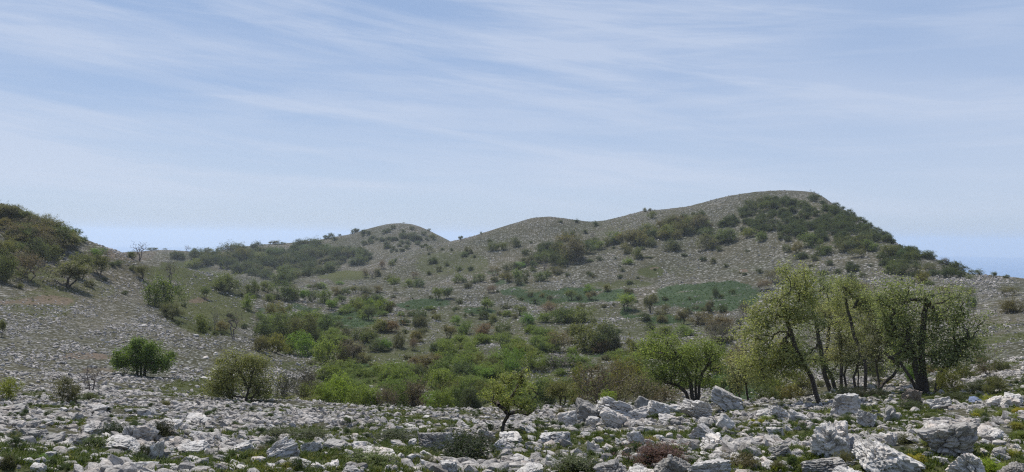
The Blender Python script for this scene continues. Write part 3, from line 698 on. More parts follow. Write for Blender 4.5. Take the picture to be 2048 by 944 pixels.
def stones(n, d0, d1, smin, smax, p, pw, name, label, keepg):
    x, y, z, d = ring_points(n, d0, d1, p)
    te, gr, so = cover(x, y, z)
    dens = np.clip(1 - 1.0 * te - keepg * gr - 0.5 * so, 0.04, 1)
    cl = fbm(x / (1.4 + d * .02), y / (1.4 + d * .02), seed=91, octv=3)
    dens = dens * np.clip(0.70 + 2.0 * cl, 0.06, 1)
    k = RNG.random(n) < dens
    x, y, z, d, cl = x[k], y[k], z[k], d[k], cl[k]; n = len(x)
    s = smin * (smax / smin) ** (RNG.random(n) ** pw) * (1 + 0.5 * np.clip(cl, 0, 1))
    rot = np.stack([RNG.uniform(-.5, .35, n), RNG.normal(.22, .3, n), RNG.uniform(-1.1, 1.1, n)], -1)
    scl = np.stack([s * RNG.uniform(.8, 1.5, n), s * RNG.uniform(.6, 1.1, n), s * RNG.uniform(.4, 1.0, n)], -1)
    P = np.stack([x, y, z + s * RNG.uniform(-.02, .16, n)], -1)
    return scatter(name, P, rot, scl, RNG.integers(0, len(SMALL), n), SMALL, label)
stones(150000, 9, 56, 0.035, 0.27, 0.7, 2.6, 'rubble', 'loose white limestone rubble covering the foreground', 0.93)
stones(260000, 50, 240, 0.07, 0.38, 0.8, 2.3, 'scree', 'grey scree scattered over the left slope and valley floor', 0.75)
stones(170000, 190, 650, 0.14, 0.7, 1.0, 2.9, 'hillside_scree', 'fine grey scree covering the hillsides', 0.7)

# ------------------------------------------------------------------ plants: twig graph grown towards crown points
def grow(trunks, attr, rtip, bend=0.25, seed=0, wig=0.12, hookup=0.35):
    """trunks: polylines (n,3). attr: crown points. returns nodes, parents"""
    rg = np.random.default_rng(seed)
    P, par = [], []
    for tr in trunks:
        prev = -1
        for k, q in enumerate(tr): P.append(np.array(q, float)); par.append(prev); prev = len(P) - 1
    P = P[:]; root = P[0]
    nodes = np.zeros((len(P) + len(attr) * 4 + 8, 3)); nodes[:len(P)] = P; n = len(P); par = par + [0] * (len(nodes) - n)
    okc = np.array([True] * n + [False] * (len(nodes) - n))
    for tr_start in range(n):
        if par[tr_start] == -1: okc[tr_start] = len(P) < 4
    top = np.array([t[-1] for t in trunks])
    dist = np.min(np.linalg.norm(attr[:, None] - top[None], axis=2), axis=1)
    for i in np.argsort(dist):
        a = attr[i]; v = nodes[:n] - a; dd = np.linalg.norm(v, axis=1)
        cost = dd + np.where(nodes[:n, 2] > a[2] - 0.2 * dd, (nodes[:n, 2] - a[2] + 0.2 * dd) * 0.9, 0) + np.where(okc[:n], 0, 1e3)
        j = int(np.argmin(cost)); s = nodes[j]; L = np.linalg.norm(a - s)
        if L < 1e-4: continue
        mid = (s + a) / 2 + np.array([0, 0, -bend * 0.25 * L]) + rg.normal(size=3) * L * wig
        q1 = s * .55 + mid * .45 + rg.normal(size=3) * L * wig * .4
        prev = j
        for q in (q1, mid * .7 + a * .3, a):
            nodes[n] = q; par[n] = prev; okc[n] = True; prev = n; n += 1
    return nodes[:n], np.array(par[:n])
def radii(nodes, par, rtip, e=2.2, rmax=None):
    n = len(nodes); acc = np.zeros(n); ch = np.bincount(par[par >= 0], minlength=n)
    r = np.zeros(n)
    for i in range(n - 1, -1, -1):
        ri = (acc[i] ** (1 / e)) if acc[i] > 0 else rtip
        r[i] = max(ri, rtip)
        if par[i] >= 0: acc[par[i]] += r[i] ** e
    return r if rmax is None else rtip + (r - rtip) * (rmax - rtip) / max(r.max() - rtip, 1e-6)
def tubes(nodes, par, r, sides=4, minr=0.0):
    idx = np.nonzero((par >= 0) & (r >= minr))[0]
    A, B = nodes[par[idx]], nodes[idx]; ra = np.minimum(r[par[idx]], r[idx] * 1.6); rb = r[idx]
    d = B - A; L = np.linalg.norm(d, axis=1, keepdims=True); d = d / np.maximum(L, 1e-6)
    ref = np.where(np.abs(d[:, 2:3]) < 0.9, np.array([[0, 0, 1.0]]), np.array([[1.0, 0, 0]]))
    u = np.cross(d, ref); u /= np.linalg.norm(u, axis=1, keepdims=True); v = np.cross(d, u)
    m = len(idx); V = np.zeros((m, 2 * sides, 3))
    for k in range(sides):
        c, s = math.cos(2 * math.pi * k / sides), math.sin(2 * math.pi * k / sides)
        o = u * c + v * s
        V[:, k] = A + o * ra[:, None] - d * (ra[:, None] * .3); V[:, sides + k] = B + o * rb[:, None]
    b = (np.arange(m) * 2 * sides)[:, None]
    q = np.concatenate([np.concatenate([b + k, b + (k + 1) % sides, b + sides + (k + 1) % sides, b + sides + k], 1) for k in range(sides)])
    return V.reshape(-1, 3), q
def leaf_quads(C, size, seed=0, up=0.35, asp=0.55):
    rg = np.random.default_rng(seed); n = len(C)
    nrm = rg.normal(size=(n, 3)); nrm[:, 2] = np.abs(nrm[:, 2]) + up; nrm /= np.linalg.norm(nrm, axis=1, keepdims=True)
    t = rg.normal(size=(n, 3)); t -= nrm * (t * nrm).sum(1, keepdims=True); t /= np.linalg.norm(t, axis=1, keepdims=True); b = np.cross(nrm, t)
    s = size * rg.uniform(.6, 1.35, (n, 1))
    V = np.stack([C - t * s, C - b * s * asp, C + t * s, C + b * s * asp + nrm * s * .25], 1).reshape(-1, 3)
    q = np.arange(n * 4).reshape(-1, 4)
    return V, q
def lumps(ells, nl, na, seed=0, lr=0.3, hollow=0.0):
    """crown points in clumps inside ellipsoids (cx,cy,cz,rx,ry,rz)"""
    rg = np.random.default_rng(seed); E = np.array(ells, float); wt = (E[:, 3] * E[:, 4] * E[:, 5]) ** .67; wt /= wt.sum()
    k = rg.choice(len(E), nl, p=wt)
    v = rg.normal(size=(nl, 3)); v /= np.linalg.norm(v, axis=1, keepdims=True); v *= rg.uniform(hollow, 1, (nl, 1)) ** .45
    Lc = E[k, :3] + v * E[k, 3:] * .88
    j = rg.integers(0, nl, na); R = E[k, 3:].min(1)[j]
    return Lc[j] + rg.normal(size=(na, 3)) * (R * lr * .6)[:, None]
def tips_points(attr, per, spread, seed=0, nodes=None, par=None):
    rg = np.random.default_rng(seed)
    C = np.repeat(attr, per, axis=0) + rg.normal(size=(len(attr) * per, 3)) * spread
    return C

# prototypes in a unit frame: foot at the origin, crown about 1 wide and 1 tall
def bush_proto(seed, kind):
    rg = np.random.default_rng(seed)
    if kind == 'b':      # leafy rounded shrub down to the ground
        ells = [(rg.uniform(-.1, .1), 0, .42, .36, .36, .38)] + [(rg.uniform(-.42, .42), rg.uniform(-.38, .38), rg.uniform(.2, .75), rg.uniform(.12, .28), rg.uniform(.12, .28), rg.uniform(.14, .3)) for _ in range(8)]
        attr = lumps(ells, 60, 250, seed, .7, .3); nst, per, spr, lf, rt = 5, 20, .045, .022, .0022
    elif kind == 's':    # twiggy, sparse small leaves
        ells = [(0, 0, .58, .46, .46, .42)] + [(rg.uniform(-.25, .25), rg.uniform(-.25, .25), rg.uniform(.5, .7), .25, .25, .28) for _ in range(3)]
        attr = lumps(ells, 80, 260, seed, .5, .15); nst, per, spr, lf, rt = 8, 12, .042, .017, .0030
    elif kind == 't':    # small tree with clear stems
        ells = [(0, 0, .62, .46, .44, .34)] + [(rg.uniform(-.3, .3), rg.uniform(-.25, .25), rg.uniform(.5, .75), .2, .2, .2) for _ in range(6)]
        attr = lumps(ells, 40, 230, seed, .55, .35); nst, per, spr, lf, rt = 3, 20, .045, .021, .0032
    elif kind == 'x':    # bare
        ells = [(0, 0, .68, .40, .36, .34)]
        attr = lumps(ells, 90, 200, seed, .6, .1); nst, per, spr, lf, rt = 2, 0, .03, .01, .0050
    else:                # low cushion shrub
        ells = [(0, 0, .30, .48, .48, .42)] + [(rg.uniform(-.35, .35), rg.uniform(-.35, .35), rg.uniform(.2, .5), .2, .2, .3) for _ in range(8)]
        attr = lumps(ells, 70, 330, seed, .5, .45); nst, per, spr, lf, rt = 6, 14, .035, .020, .0020
    attr[:, 2] = np.maximum(attr[:, 2], .05 if kind in 'bl' else .22)
    trs = []
    for k in range(nst):
        a = rg.uniform(0, 6.28); sp = rg.uniform(.02, .05) if kind in 'tx' else rg.uniform(.02, .10)
        b0 = np.array([math.cos(a) * sp, math.sin(a) * sp, -.03]); hh = {'t': .34, 'x': .40}.get(kind, .22) * rg.uniform(.8, 1.2)
        out = rg.uniform(.08, .2) if kind != 'x' else rg.uniform(0, .1)
        e = b0 + np.array([math.cos(a) * out, math.sin(a) * out, hh])
        trs.append([b0, b0 * .6 + e * .4 + rg.normal(size=3) * .012, e])
    nodes, par = grow(trs, attr, rt, seed=seed, wig=.07 if kind == 'x' else .1)
    r = radii(nodes, par, rt, 2.3, .030 if kind in 'tx' else .02)
    WV, WQ = tubes(nodes, par, r, 3, 0 if kind in 'xs' else rt * 1.0)
    wm = [M_TWIG if kind in 'xs' else M_BARK]
    if per:
        C = tips_points(attr, per, spr, seed); C = C[C[:, 2] > .01]
        ext = np.vstack([C]); LV, LQ = leaf_quads(C, lf, seed)
    else: ext = nodes; LV, LQ = np.zeros((0, 3)), np.zeros((0, 4), int)
    lo, hi = np.percentile(ext, 1.0, axis=0), np.percentile(ext, 99.0, axis=0)
    sc = np.array([1 / (hi[0] - lo[0]), 1 / (hi[1] - lo[1]), 1 / hi[2]]); sh = np.array([(hi[0] + lo[0]) / 2, (hi[1] + lo[1]) / 2, 0])
    WV = (WV - sh * (np.clip(WV[:, 2:3] / .3, 0, 1))) * sc
    if len(LV): LV = (LV - sh) * sc
    wood = mesh_np('branches', WV, [WQ], wm)
    leaf = mesh_np('foliage', LV, [LQ], [M_LEAF]) if per else None
    both = wood if not per else mesh_np('shrub', np.vstack([WV, LV]), [np.vstack([WQ, LQ + len(WV)])], wm + [M_LEAF], np.concatenate([np.zeros(len(WQ)), np.ones(len(LQ))]))
    return wood, leaf, both
PROTO = {k: [bush_proto(500 + 37 * i + ord(k), k) for i in range(n)] for k, n in (('b', 9), ('s', 4), ('t', 5), ('x', 4), ('l', 4))}
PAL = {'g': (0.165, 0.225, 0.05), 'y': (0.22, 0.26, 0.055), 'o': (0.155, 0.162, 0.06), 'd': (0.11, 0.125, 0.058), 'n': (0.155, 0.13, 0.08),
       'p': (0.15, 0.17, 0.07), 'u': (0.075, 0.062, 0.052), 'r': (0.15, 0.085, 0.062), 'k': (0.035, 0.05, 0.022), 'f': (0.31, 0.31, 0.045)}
NAMES = {'b': ('shrub', 'shrub'), 's': ('twiggy_shrub', 'twiggy shrub'), 't': ('small_tree', 'small tree'), 'x': ('bare_tree', 'bare tree'), 'l': ('cushion_plant', 'cushion plant')}
ADJ = {'g': 'bright green', 'y': 'yellow-green', 'o': 'olive green', 'd': 'dark green', 'n': 'brownish', 'p': 'pale green', 'u': 'dark purplish', 'r': 'russet', 'k': 'blackish green', 'f': 'yellow flowering'}
PCOUNT = 0
def plant(px, py, W, H, kc, label, group=None, d=None, seed=None, big=None):
    """kc: kind letter + colour letter"""
    global PCOUNT
    PCOUNT += 1
    kind, c = kc[0], kc[1]
    rg = random.Random((seed if seed is not None else 0) * 131 + PCOUNT * 7)
    x, y, z, dd, mpp = hit(px, py, d)
    wood, leaf, both = PROTO[kind][rg.randrange(len(PROTO[kind]))]
    col = tuple(v * rg.uniform(.85, 1.15) for v in PAL[c])
    nm, cat = NAMES[kind]; sx, sz = W * mpp * 1.14, H * mpp * 1.05
    scl = (sx, sx * rg.uniform(.85, 1.0), sz); rot = (0, 0, rg.uniform(0, 6.28)); z0 = z - min(.04 * sz, .12)
    parts = big if big is not None else (max(W, H) >= 48 and kind != 'x')
    if parts and leaf is not None:
        e = bpy.data.objects.new(nm, None); COL.objects.link(e); e.location = (x, y, z0); e.rotation_euler = rot; e.scale = scl; e.empty_display_size = .2
        ob('trunk' if kind == 't' else 'branches', wood, e); cr = ob('crown' if kind == 't' else 'foliage', leaf, e); cr.color = (*col, 1); o = e
    else:
        o = ob(nm, both, loc=(x, y, z0), rot=rot, scl=scl); o.color = (*col, 1)
    tag(o, label, cat, group)
    return o

# ------------------------------------------------------------------ catalogue of the single plants
CR = {1: (0, 380, 3.371), 2: (512, 380, 3.371), 3: (1024, 360, 3.146), 4: (1536, 360, 3.146), 5: (0, 644, 3.146), 6: (512, 644, 3.146), 7: (1024, 644, 3.146), 8: (1536, 644, 3.146)}
def K(crop, zone, items):
    x0, y0, s = CR[crop]
    for it in items:
        X, Y, W, H, kc = it[:5]; lab = None; d = None
        for e in it[5:]:
            if isinstance(e, str): lab = e
            else: d = e
        px, py, W, H = x0 + X / s, y0 + Y / s, W / s, H / s
        if d:
            x, y, z, dd, m = hit(px, py, d); g = to_px(np.array(x), np.array(y), np.array(z))[1]
            H = max(H + float(g) - py, H * .6)
        nm = {'b': 'shrub', 's': 'twiggy shrub', 't': 'small tree', 'x': 'bare tree', 'l': 'cushion plant'}[kc[0]]
        if lab: plant(px, py, W, H, kc, lab, None, d)
        else:
            wd = f"{ADJ[kc[1]]} {nm}" if kc[0] != 'x' else 'leafless grey tree'
            plant(px, py, W, H * (.68 if zone.startswith('in the wood along') else 1), kc, auto_label(px, py - H / 2, W, H, wd, zone), f'{nm}s {zone}', d)
    PLACED.extend((x0 + i[0] / s, y0 + i[1] / s) for i in items)
PLACED = []
K(1, 'in the wood along the left hill crest', [(60,225,120,160,'to'),(140,240,120,150,'to'),(215,255,110,140,'so'),(300,265,120,140,'so'),(345,310,130,155,'to'),(400,315,120,130,'so'),(440,340,100,115,'bo'),(500,352,85,78,'td','dark green tree closing the crest wood at its lower right end'),(563,357,55,60,'bd'),(20,170,70,90,'to'),(100,190,90,90,'so')])
K(1, 'on the upper left slope below the crest wood', [(30,265,90,65,'bo'),(140,335,130,105,'so'),(220,352,110,100,'to'),(335,350,90,95,'sn'),(40,450,160,110,'bo'),(115,440,90,80,'so'),(250,490,150,150,'bd'),(330,485,120,130,'bo'),(390,400,60,40,'bd')])
K(1, 'on the middle of the left slope', [(190,620,180,200,'sn','large brownish twiggy bush on the left slope above the bare soil'),(25,630,140,220,'bd','big dark bush cut by the left edge above the bare soil'),(450,665,240,175,'to','sprawling olive tree casting a dark shadow on the left slope'),(550,605,150,175,'to','upright olive tree just behind the sprawling olive tree'),(655,445,85,60,'bg','small bright green bush above the paired tree on the rocky rib'),(672,582,115,135,'to','two-stemmed olive tree beside the pale rocky rib'),(605,655,70,50,'bd'),(890,468,60,50,'bd'),(935,482,85,125,'xn','bare round-headed tree standing on the left hill nose against the sky'),(715,480,40,70,'xn'),
  (895,562,50,40,'bd'),(958,612,75,92,'to','small round tree with one thin stem on the rocky rib'),(1148,642,80,165,'xn','tall bare tree rising from the rocky rib left of centre'),(1095,805,235,210,'bo','large dome-shaped olive bush on the grassy left slope'),(1155,882,140,112,'bd','dark green bush touching the foot of the large dome-shaped bush'),(1385,738,60,82,'to','small thin tree on the grassy slope right of the large dome-shaped bush'),(1310,528,105,58,'bg','bright green bush in the saddle gap before the far wooded hill'),(1520,692,210,125,'bo','long olive bush on the low saddle left of centre'),(130,672,60,40,'bo'),(800,520,60,35,'bd'),(760,515,50,30,'bd')])
K(1, 'on the skyline of the far left ridge', [(1265,418,46,42,'xn'),(1310,428,36,32,'bd'),(1020,398,60,20,'bd'),(1050,398,30,16,'so'),(1112,408,30,14,'so'),(1360,428,16,20,'xn'),(1400,424,40,26,'bd'),(1425,420,40,26,'so'),(1470,412,30,24,'bd'),(1497,410,26,26,'bd'),(1572,405,30,24,'bd'),(1615,400,30,20,'bd'),(1650,396,16,18,'bd')])
K(2, 'on the skyline between the hills', [(130,372,60,28,'bd'),(180,366,40,16,'bd'),(330,360,34,22,'bd'),(1380,345,30,34,'td','tiny dark tree on the skyline in the gap between the two left hills'),(1519,306,20,24,'so'),(1166,280,26,18,'bd'),(995,216,20,8,'so')])
K(2, 'on the slope of the middle hill', [(1172,422,52,52,'so'),(1430,432,52,48,'bd'),(1405,462,50,32,'bd'),(1595,412,66,62,'bo'),(1665,412,62,56,'bo'),(1285,515,36,32,'bd'),(1232,556,42,42,'bd'),(1168,575,40,30,'bd'),(1370,545,46,36,'bd'),(1610,578,82,60,'sn'),(1690,556,64,56,'bd'),(735,600,52,60,'sn'),(782,598,60,62,'xn'),(820,590,50,50,'bd'),(850,540,50,60,'sn'),(915,510,50,40,'bo'),(940,495,30,30,'bd'),(1130,310,40,28,'bd'),(1190,335,50,30,'bo'),(1050,340,110,40,'bd')])
K(2, 'on the left side of the valley floor', [(190,636,155,118,'bd','big round dark tree standing alone at the foot of the far hill'),(445,670,70,44,'bg'),(405,668,80,40,'bd'),(355,662,40,22,'bg'),(70,692,100,72,'bo'),(190,748,150,122,'bd','dark tree clump with several trunks left of centre valley'),(255,745,60,100,'bo'),(325,755,60,85,'tg'),(375,757,70,90,'bd'),(455,767,95,105,'bo'),(575,772,64,62,'td'),(545,712,70,60,'bo'),(600,712,80,55,'bd'),(665,697,64,50,'to'),(740,705,110,50,'bn'),(825,700,60,45,'bn'),(95,757,72,52,'bo'),(505,812,60,66,'tg','small bright tree with clear stem at the left edge of the green meadow'),(130,872,120,105,'bo'),(225,820,40,45,'bo'),(770,882,84,95,'td','dark lollipop-shaped tree in front of the bright valley thicket'),(690,790,100,70,'bg'),(800,770,120,60,'bd'),(730,755,90,50,'bd'),(690,822,90,70,'bg'),(760,812,100,90,'bg'),(840,832,110,105,'bg'),(900,835,70,80,'bd'),(565,640,50,22,'bg'),(10,710,40,70,'sn'),(1665,610,50,40,'bo')])
K(2, 'in the middle of the valley', [(930,636,80,56,'bg'),(895,622,50,40,'bo'),(1040,657,92,60,'bo'),(1100,660,66,58,'bd'),(1070,600,50,45,'sn'),(940,705,36,48,'sn'),(925,730,40,20,'bd'),(1050,735,24,14,'bd'),(1225,742,70,80,'tg','left half of the bright many-stemmed tree pair on the valley mound'),(1285,742,70,72,'td','right darker half of the many-stemmed tree pair on the valley mound'),(1505,627,82,62,'bo'),(1360,632,70,58,'bo'),(1405,628,40,30,'bd'),(1470,630,50,30,'bd'),(1610,622,60,46,'bd'),(1425,665,66,46,'bd'),(1700,622,64,74,'bo'),(1583,692,72,52,'sn'),(1630,696,26,16,'bd'),(1560,815,78,82,'tg','small leaning tree with bright crown above the valley rocks'),(1530,810,30,22,'bd'),(1100,925,100,120,'bd','dense dark round tree in the middle of the valley'),(1198,838,32,26,'bn'),(1220,882,62,46,'bo'),(1335,822,22,28,'bd'),(1240,778,20,14,'bd'),(1350,907,70,62,'bg'),(1455,858,40,28,'bd'),(1500,825,26,12,'bd'),(1410,870,20,30,'bd'),(1640,846,40,26,'bd'),(1690,855,60,40,'bg'),(1600,895,60,50,'bo'),(1550,860,40,26,'bd')])
K(3, 'on the slope of the big rounded hill', [(20,418,62,60,'bd'),(880,247,48,46,'bo'),(836,207,26,26,'bo','left of two tiny bushes on the skyline left of the big hill'),(868,196,20,20,'bd','right darker of two tiny bushes on the skyline left of the big hill'),(462,337,32,26,'bd'),(505,382,32,52,'xn'),(390,515,175,155,'bn','largest brownish tree clump at the foot of the hollow on the big hill'),(260,535,72,90,'bd'),(330,540,60,60,'bd'),(300,470,70,70,'bo'),(480,468,80,80,'bd'),(540,440,90,60,'bg'),(600,415,60,50,'bo'),(770,412,165,105,'bo','broad olive bush mound left of the slope thicket'),(650,402,84,74,'bo'),(720,472,72,64,'bo'),(790,500,64,72,'bo'),(805,500,50,30,'bd'),(730,530,70,42,'bg'),(985,355,110,80,'bo'),(1040,375,60,60,'bo'),(1010,447,110,80,'bd'),(880,425,60,60,'bd'),(950,320,90,60,'bn'),(1080,345,130,95,'bo'),(1190,320,120,95,'bn'),(1225,437,125,90,'bd','dark bush patch with a purple shade in the middle of the scree slope'),(1340,395,140,88,'bo'),(1345,405,60,30,'bd'),(1485,362,82,60,'bo'),(1565,388,70,70,'bo'),(1510,205,86,68,'bd'),(1575,155,70,60,'bd'),(1600,200,80,70,'bo'),(1265,530,42,42,'bn'),(1140,225,30,24,'bd'),(490,518,44,22,'bd'),(860,492,60,10,'bd'),(740,655,60,26,'bd'),(1090,490,34,14,'bd')])
K(3, 'along the foot of the big hill', [(180,637,92,64,'bd'),(225,610,50,44,'bo'),(280,592,84,54,'bo'),(45,668,52,50,'bd'),(88,648,32,40,'bd'),(135,550,50,40,'bd'),(55,562,60,36,'bg'),(30,625,70,60,'bg'),(80,612,60,50,'bo'),(210,575,50,52,'xn'),(15,560,60,40,'bd'),(368,760,72,66,'to','round olive tree in the left part of the teal meadow'),(480,716,62,48,'bg'),(493,760,72,56,'tn','brownish flat-topped tree in the teal meadow'),(240,762,38,34,'bd'),(115,742,34,30,'bd'),(190,744,34,30,'bo'),(600,697,52,42,'bo'),(517,625,26,20,'bd'),(720,832,112,106,'ty','brightest yellow-green tree with several stems beside the teal meadow'),(728,725,52,40,'bd'),(640,800,20,20,'bd'),(785,770,22,14,'bd'),(870,845,84,125,'tn','tall thin-crowned olive tree right of the brightest tree'),(885,780,50,50,'bo'),(965,842,62,62,'sn'),(1282,742,44,78,'bd','stacked dark conifer-like bush in the right meadow'),(1318,750,34,24,'bd'),(1388,726,38,34,'bd'),(1118,762,20,24,'bd'),(1240,838,54,80,'tn'),(1462,872,66,100,'sn'),(945,897,78,52,'bo'),(1070,910,84,96,'tn'),(1105,850,70,40,'bd'),(1190,912,132,80,'bd'),(1310,945,150,105,'bn'),(50,858,84,66,'to'),(320,895,150,115,'bo'),(240,850,130,84,'sn'),(430,895,170,95,'bo'),(100,912,112,80,'bg'),(200,902,72,60,'bg'),(15,880,40,28,'bd'),(1437,600,20,14,'bd')])
K(4, 'on the right flank of the big hill', [(975,655,86,92,'bo','round bush with a sharp shadow on the bare right flank'),(1015,664,60,26,'bd'),(885,602,130,85,'bd'),(785,598,90,80,'bo'),(1040,600,110,70,'sn'),(1110,600,40,30,'bd'),(760,492,110,80,'bo'),(840,500,60,60,'bd'),(910,500,70,50,'bo'),(1010,500,90,55,'bd'),(1270,630,70,36,'so'),(1310,600,90,40,'bd'),(1225,580,60,34,'bd'),(1175,600,60,30,'bd'),(1110,530,50,40,'sn'),(1180,540,50,40,'bd'),(1422,618,32,38,'td','tiny tree on the skyline of the right shoulder'),(1398,612,20,12,'bd'),(1500,618,40,22,'bo'),(552,550,40,16,'bd'),(205,505,80,44,'bd'),(180,470,60,70,'bo'),(295,510,70,34,'bd'),(120,460,50,50,'bo')])
K(4, 'on the stony shoulder beyond the right trees', [(1512,730,110,66,'sn','brown twiggy bush on the right shoulder above the dark round bush'),(1540,832,150,98,'bd','dark round bush near the right edge on the stony shoulder'),(1260,730,80,60,'so'),(1100,715,90,50,'so'),(1280,820,60,90,'bd'),(40,655,110,85,'sn'),(530,700,80,110,'bd'),(600,720,100,80,'sn'),(-30,700,100,70,'sn')])
K(5, 'on the lower left slope', [(415,510,145,165,'bd','dark bush with a narrow dark foot on the left rubble edge'),(570,442,110,175,'xn','bare sapling beside the narrow-footed dark bush'),(570,492,74,50,'ld','low dark cushion under the bare sapling'),(40,500,150,135,'by','yellow-green bush at the left edge above the rubble'),(8,95,44,115,'to','thin dark-stemmed tree cut by the left edge'),(1040,530,70,34,'lo'),(860,128,50,18,'ln')])
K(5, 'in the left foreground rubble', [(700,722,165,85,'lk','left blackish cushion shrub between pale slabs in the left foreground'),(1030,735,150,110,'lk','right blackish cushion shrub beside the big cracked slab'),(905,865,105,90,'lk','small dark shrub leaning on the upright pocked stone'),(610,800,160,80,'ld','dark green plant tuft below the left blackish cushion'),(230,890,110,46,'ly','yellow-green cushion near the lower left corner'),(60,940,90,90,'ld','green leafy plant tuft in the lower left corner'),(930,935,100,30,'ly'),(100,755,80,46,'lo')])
K(1, 'on the grassy hollow of the left slope', [(1675,822,74,105,'bg','bright upright bush beside the rocky nose in left centre'),(1700,712,84,100,'bo'),(1360,960,110,115,'bo'),(1450,955,50,150,'xn'),(1580,1010,110,190,'xn','tall bare double-stemmed tree left of the large bright thicket'),(1500,960,90,80,'bo')])
K(6, 'in the large bright thicket left of centre', [(130,120,150,160,'bd'),(40,130,130,150,'bd'),(230,110,150,150,'bd'),(330,135,150,170,'bd'),(290,212,160,145,'bg','brightest front bush of the large thicket left of centre'),(120,200,150,120,'bo'),(30,190,110,100,'bo'),(210,208,90,100,'bg'),(390,110,70,80,'bd'),(450,60,130,110,'bd')])
K(6, 'among the rocks of the central valley', [(445,272,175,160,'by','round yellow-green bush with a dark heart left of centre'),(590,278,150,155,'tn','brownish many-stemmed tree joined to the round yellow-green bush'),(540,285,84,90,'bo'),(650,262,100,70,'bo'),(570,105,120,70,'bd'),(650,112,100,70,'bd'),(715,128,110,80,'bo'),(760,185,110,75,'bo'),(810,190,90,80,'bg'),(900,168,72,95,'bd'),(990,185,60,80,'sn'),(1010,125,80,60,'bo'),(1215,105,96,84,'to','pale olive tree on the edge of the stepped rocks'),(1120,215,60,80,'bd'),(1200,245,155,125,'bg','bright bush in front of the stepped rocks'),(1310,82,110,84,'bg'),(1430,82,110,70,'bn'),(1550,80,90,70,'bd'),(870,330,56,52,'bo'),(945,240,44,34,'bd'),(780,66,110,80,'bo'),(850,66,120,80,'bn'),(1040,45,90,90,'bd')])
K(6, 'in the valley thicket just behind the stony edge', [(185,470,150,160,'su','dark purplish twiggy bush at the left end of the valley thicket',56),(300,440,150,145,'su',62),(310,480,110,100,'bd',58),(475,335,62,80,'bd'),(380,505,160,130,'bo',57),(430,520,130,140,'bg',56),(530,505,190,175,'by','brightest fan-shaped bush of the valley thicket',58),(640,525,150,130,'bg',56),(720,528,150,125,'by',57),(830,530,130,125,'sn','dark twiggy bush between bright bushes of the valley thicket',56),(870,460,150,110,'bg',70),(940,415,80,60,'su',84),(900,520,130,130,'bo',58),(1020,510,160,130,'bn','reddish olive bush in the valley thicket',58),(1110,540,120,100,'bg',55),(1180,545,120,110,'bg',54),(1150,425,165,125,'bg','rounded bright bush in the second row of the valley thicket'),(1030,375,130,100,'bd'),(1100,305,170,100,'bo'),(1010,300,100,80,'bn'),(1290,380,150,125,'bd'),(1310,310,140,90,'bg'),(1400,290,130,90,'bo'),(1430,370,140,90,'bg'),(1400,450,100,80,'bd',75),(1290,530,150,140,'bd',56),(1360,545,130,140,'bd','darkest bush of the valley thicket left of the leaning tree',54),(1230,450,120,100,'bo',72),(1550,290,150,120,'bg'),(1600,340,110,110,'bg'),(1500,330,110,110,'bd'),(270,510,200,50,'bo',54),(30,480,160,50,'bo',54),(1500,450,120,90,'bo',70)])
K(7, 'in the valley behind the long outcrop', [(75,225,150,92,'bg'),(130,315,125,115,'bg','bright round bush directly behind the crown of the leaning tree'),(30,290,100,120,'bg'),(180,205,70,84,'bd'),(300,185,160,140,'sn','reddish brown twiggy bush left of the big round olive bush'),(480,195,220,200,'bo','biggest round olive bush in the valley behind the outcrop'),(590,195,170,170,'bd'),(640,190,90,100,'bd'),(550,198,110,80,'bn'),(380,240,72,74,'bg'),(330,330,120,130,'xn'),(250,300,90,110,'xn'),(1290,140,150,140,'sn','purplish brown bush in front of the grey stone heap'),(1080,90,130,70,'bg'),(960,90,110,60,'bo'),(200,320,70,40,'bd'),(770,180,80,60,'bo')])
K(7, 'just behind the long outcrop', [(310,555,180,190,'to','thin multi-stemmed tree rooted left of the long outcrop',44),(200,470,150,120,'bo',58),(520,505,270,245,'sn','large brown twiggy bush behind the left half of the outcrop',50),(420,420,130,150,'bo',62),(800,520,240,200,'sn','dark bare twiggy bush behind the outcrop crest',48),(690,470,200,240,'so','olive twiggy bush rising behind the outcrop centre',58),(760,300,230,130,'bo',74),(600,505,105,75,'by','small vivid green bush peeping over the outcrop',46),(970,525,200,140,'sn',52),(880,500,160,150,'sn',60),(1290,505,130,50,'bo',48),(1400,430,130,120,'bo',70),(1420,250,120,130,'sn','brownish crown between the triple-trunk tree and the big cluster',70),(1590,515,140,150,'bo','yellow olive bush left of the leaning trunk of the cluster',50),(1570,330,140,130,'bo',72)])
K(7, 'in the foreground grass below the outcrop', [(100,575,150,120,'ld','dark leafy shrub low under the crown of the leaning tree'),(905,895,345,120,'lr','russet dead-leaved shrub in the bottom foreground'),(390,940,300,95,'ld','wide low green shrub at the bottom left of the russet shrub'),(1425,925,210,95,'ld','dark low shrub at the bottom right of the russet shrub'),(760,760,120,50,'lo'),(860,770,110,44,'ly'),(300,590,60,50,'lo'),(1325,530,56,40,'lo','moss-green tuft growing on the highest crest slab'),(1120,600,70,60,'ly'),(1600,630,90,40,'ly')])
K(6, 'in the rubble of the lower centre', [(160,745,210,72,'ld','left part of the low green shrub band above the white rock row'),(330,745,230,68,'ld','right part of the low green shrub band above the white rock row'),(880,752,260,75,'ld','low green shrub patch left of the smooth white boulder'),(1320,880,400,175,'lk','big blackish shrub in the bottom centre foreground'),(1400,800,230,90,'lk','upper lobe of blackish shrub behind the big bottom centre shrub'),(760,905,300,90,'lo','low light green plants at the bottom left of centre'),(150,905,120,40,'ld'),(210,930,120,40,'ly'),(110,780,100,50,'lk'),(1080,900,150,50,'ld'),(1170,700,100,40,'lo'),(30,830,90,50,'ld'),(745,860,16,140,'xd')])
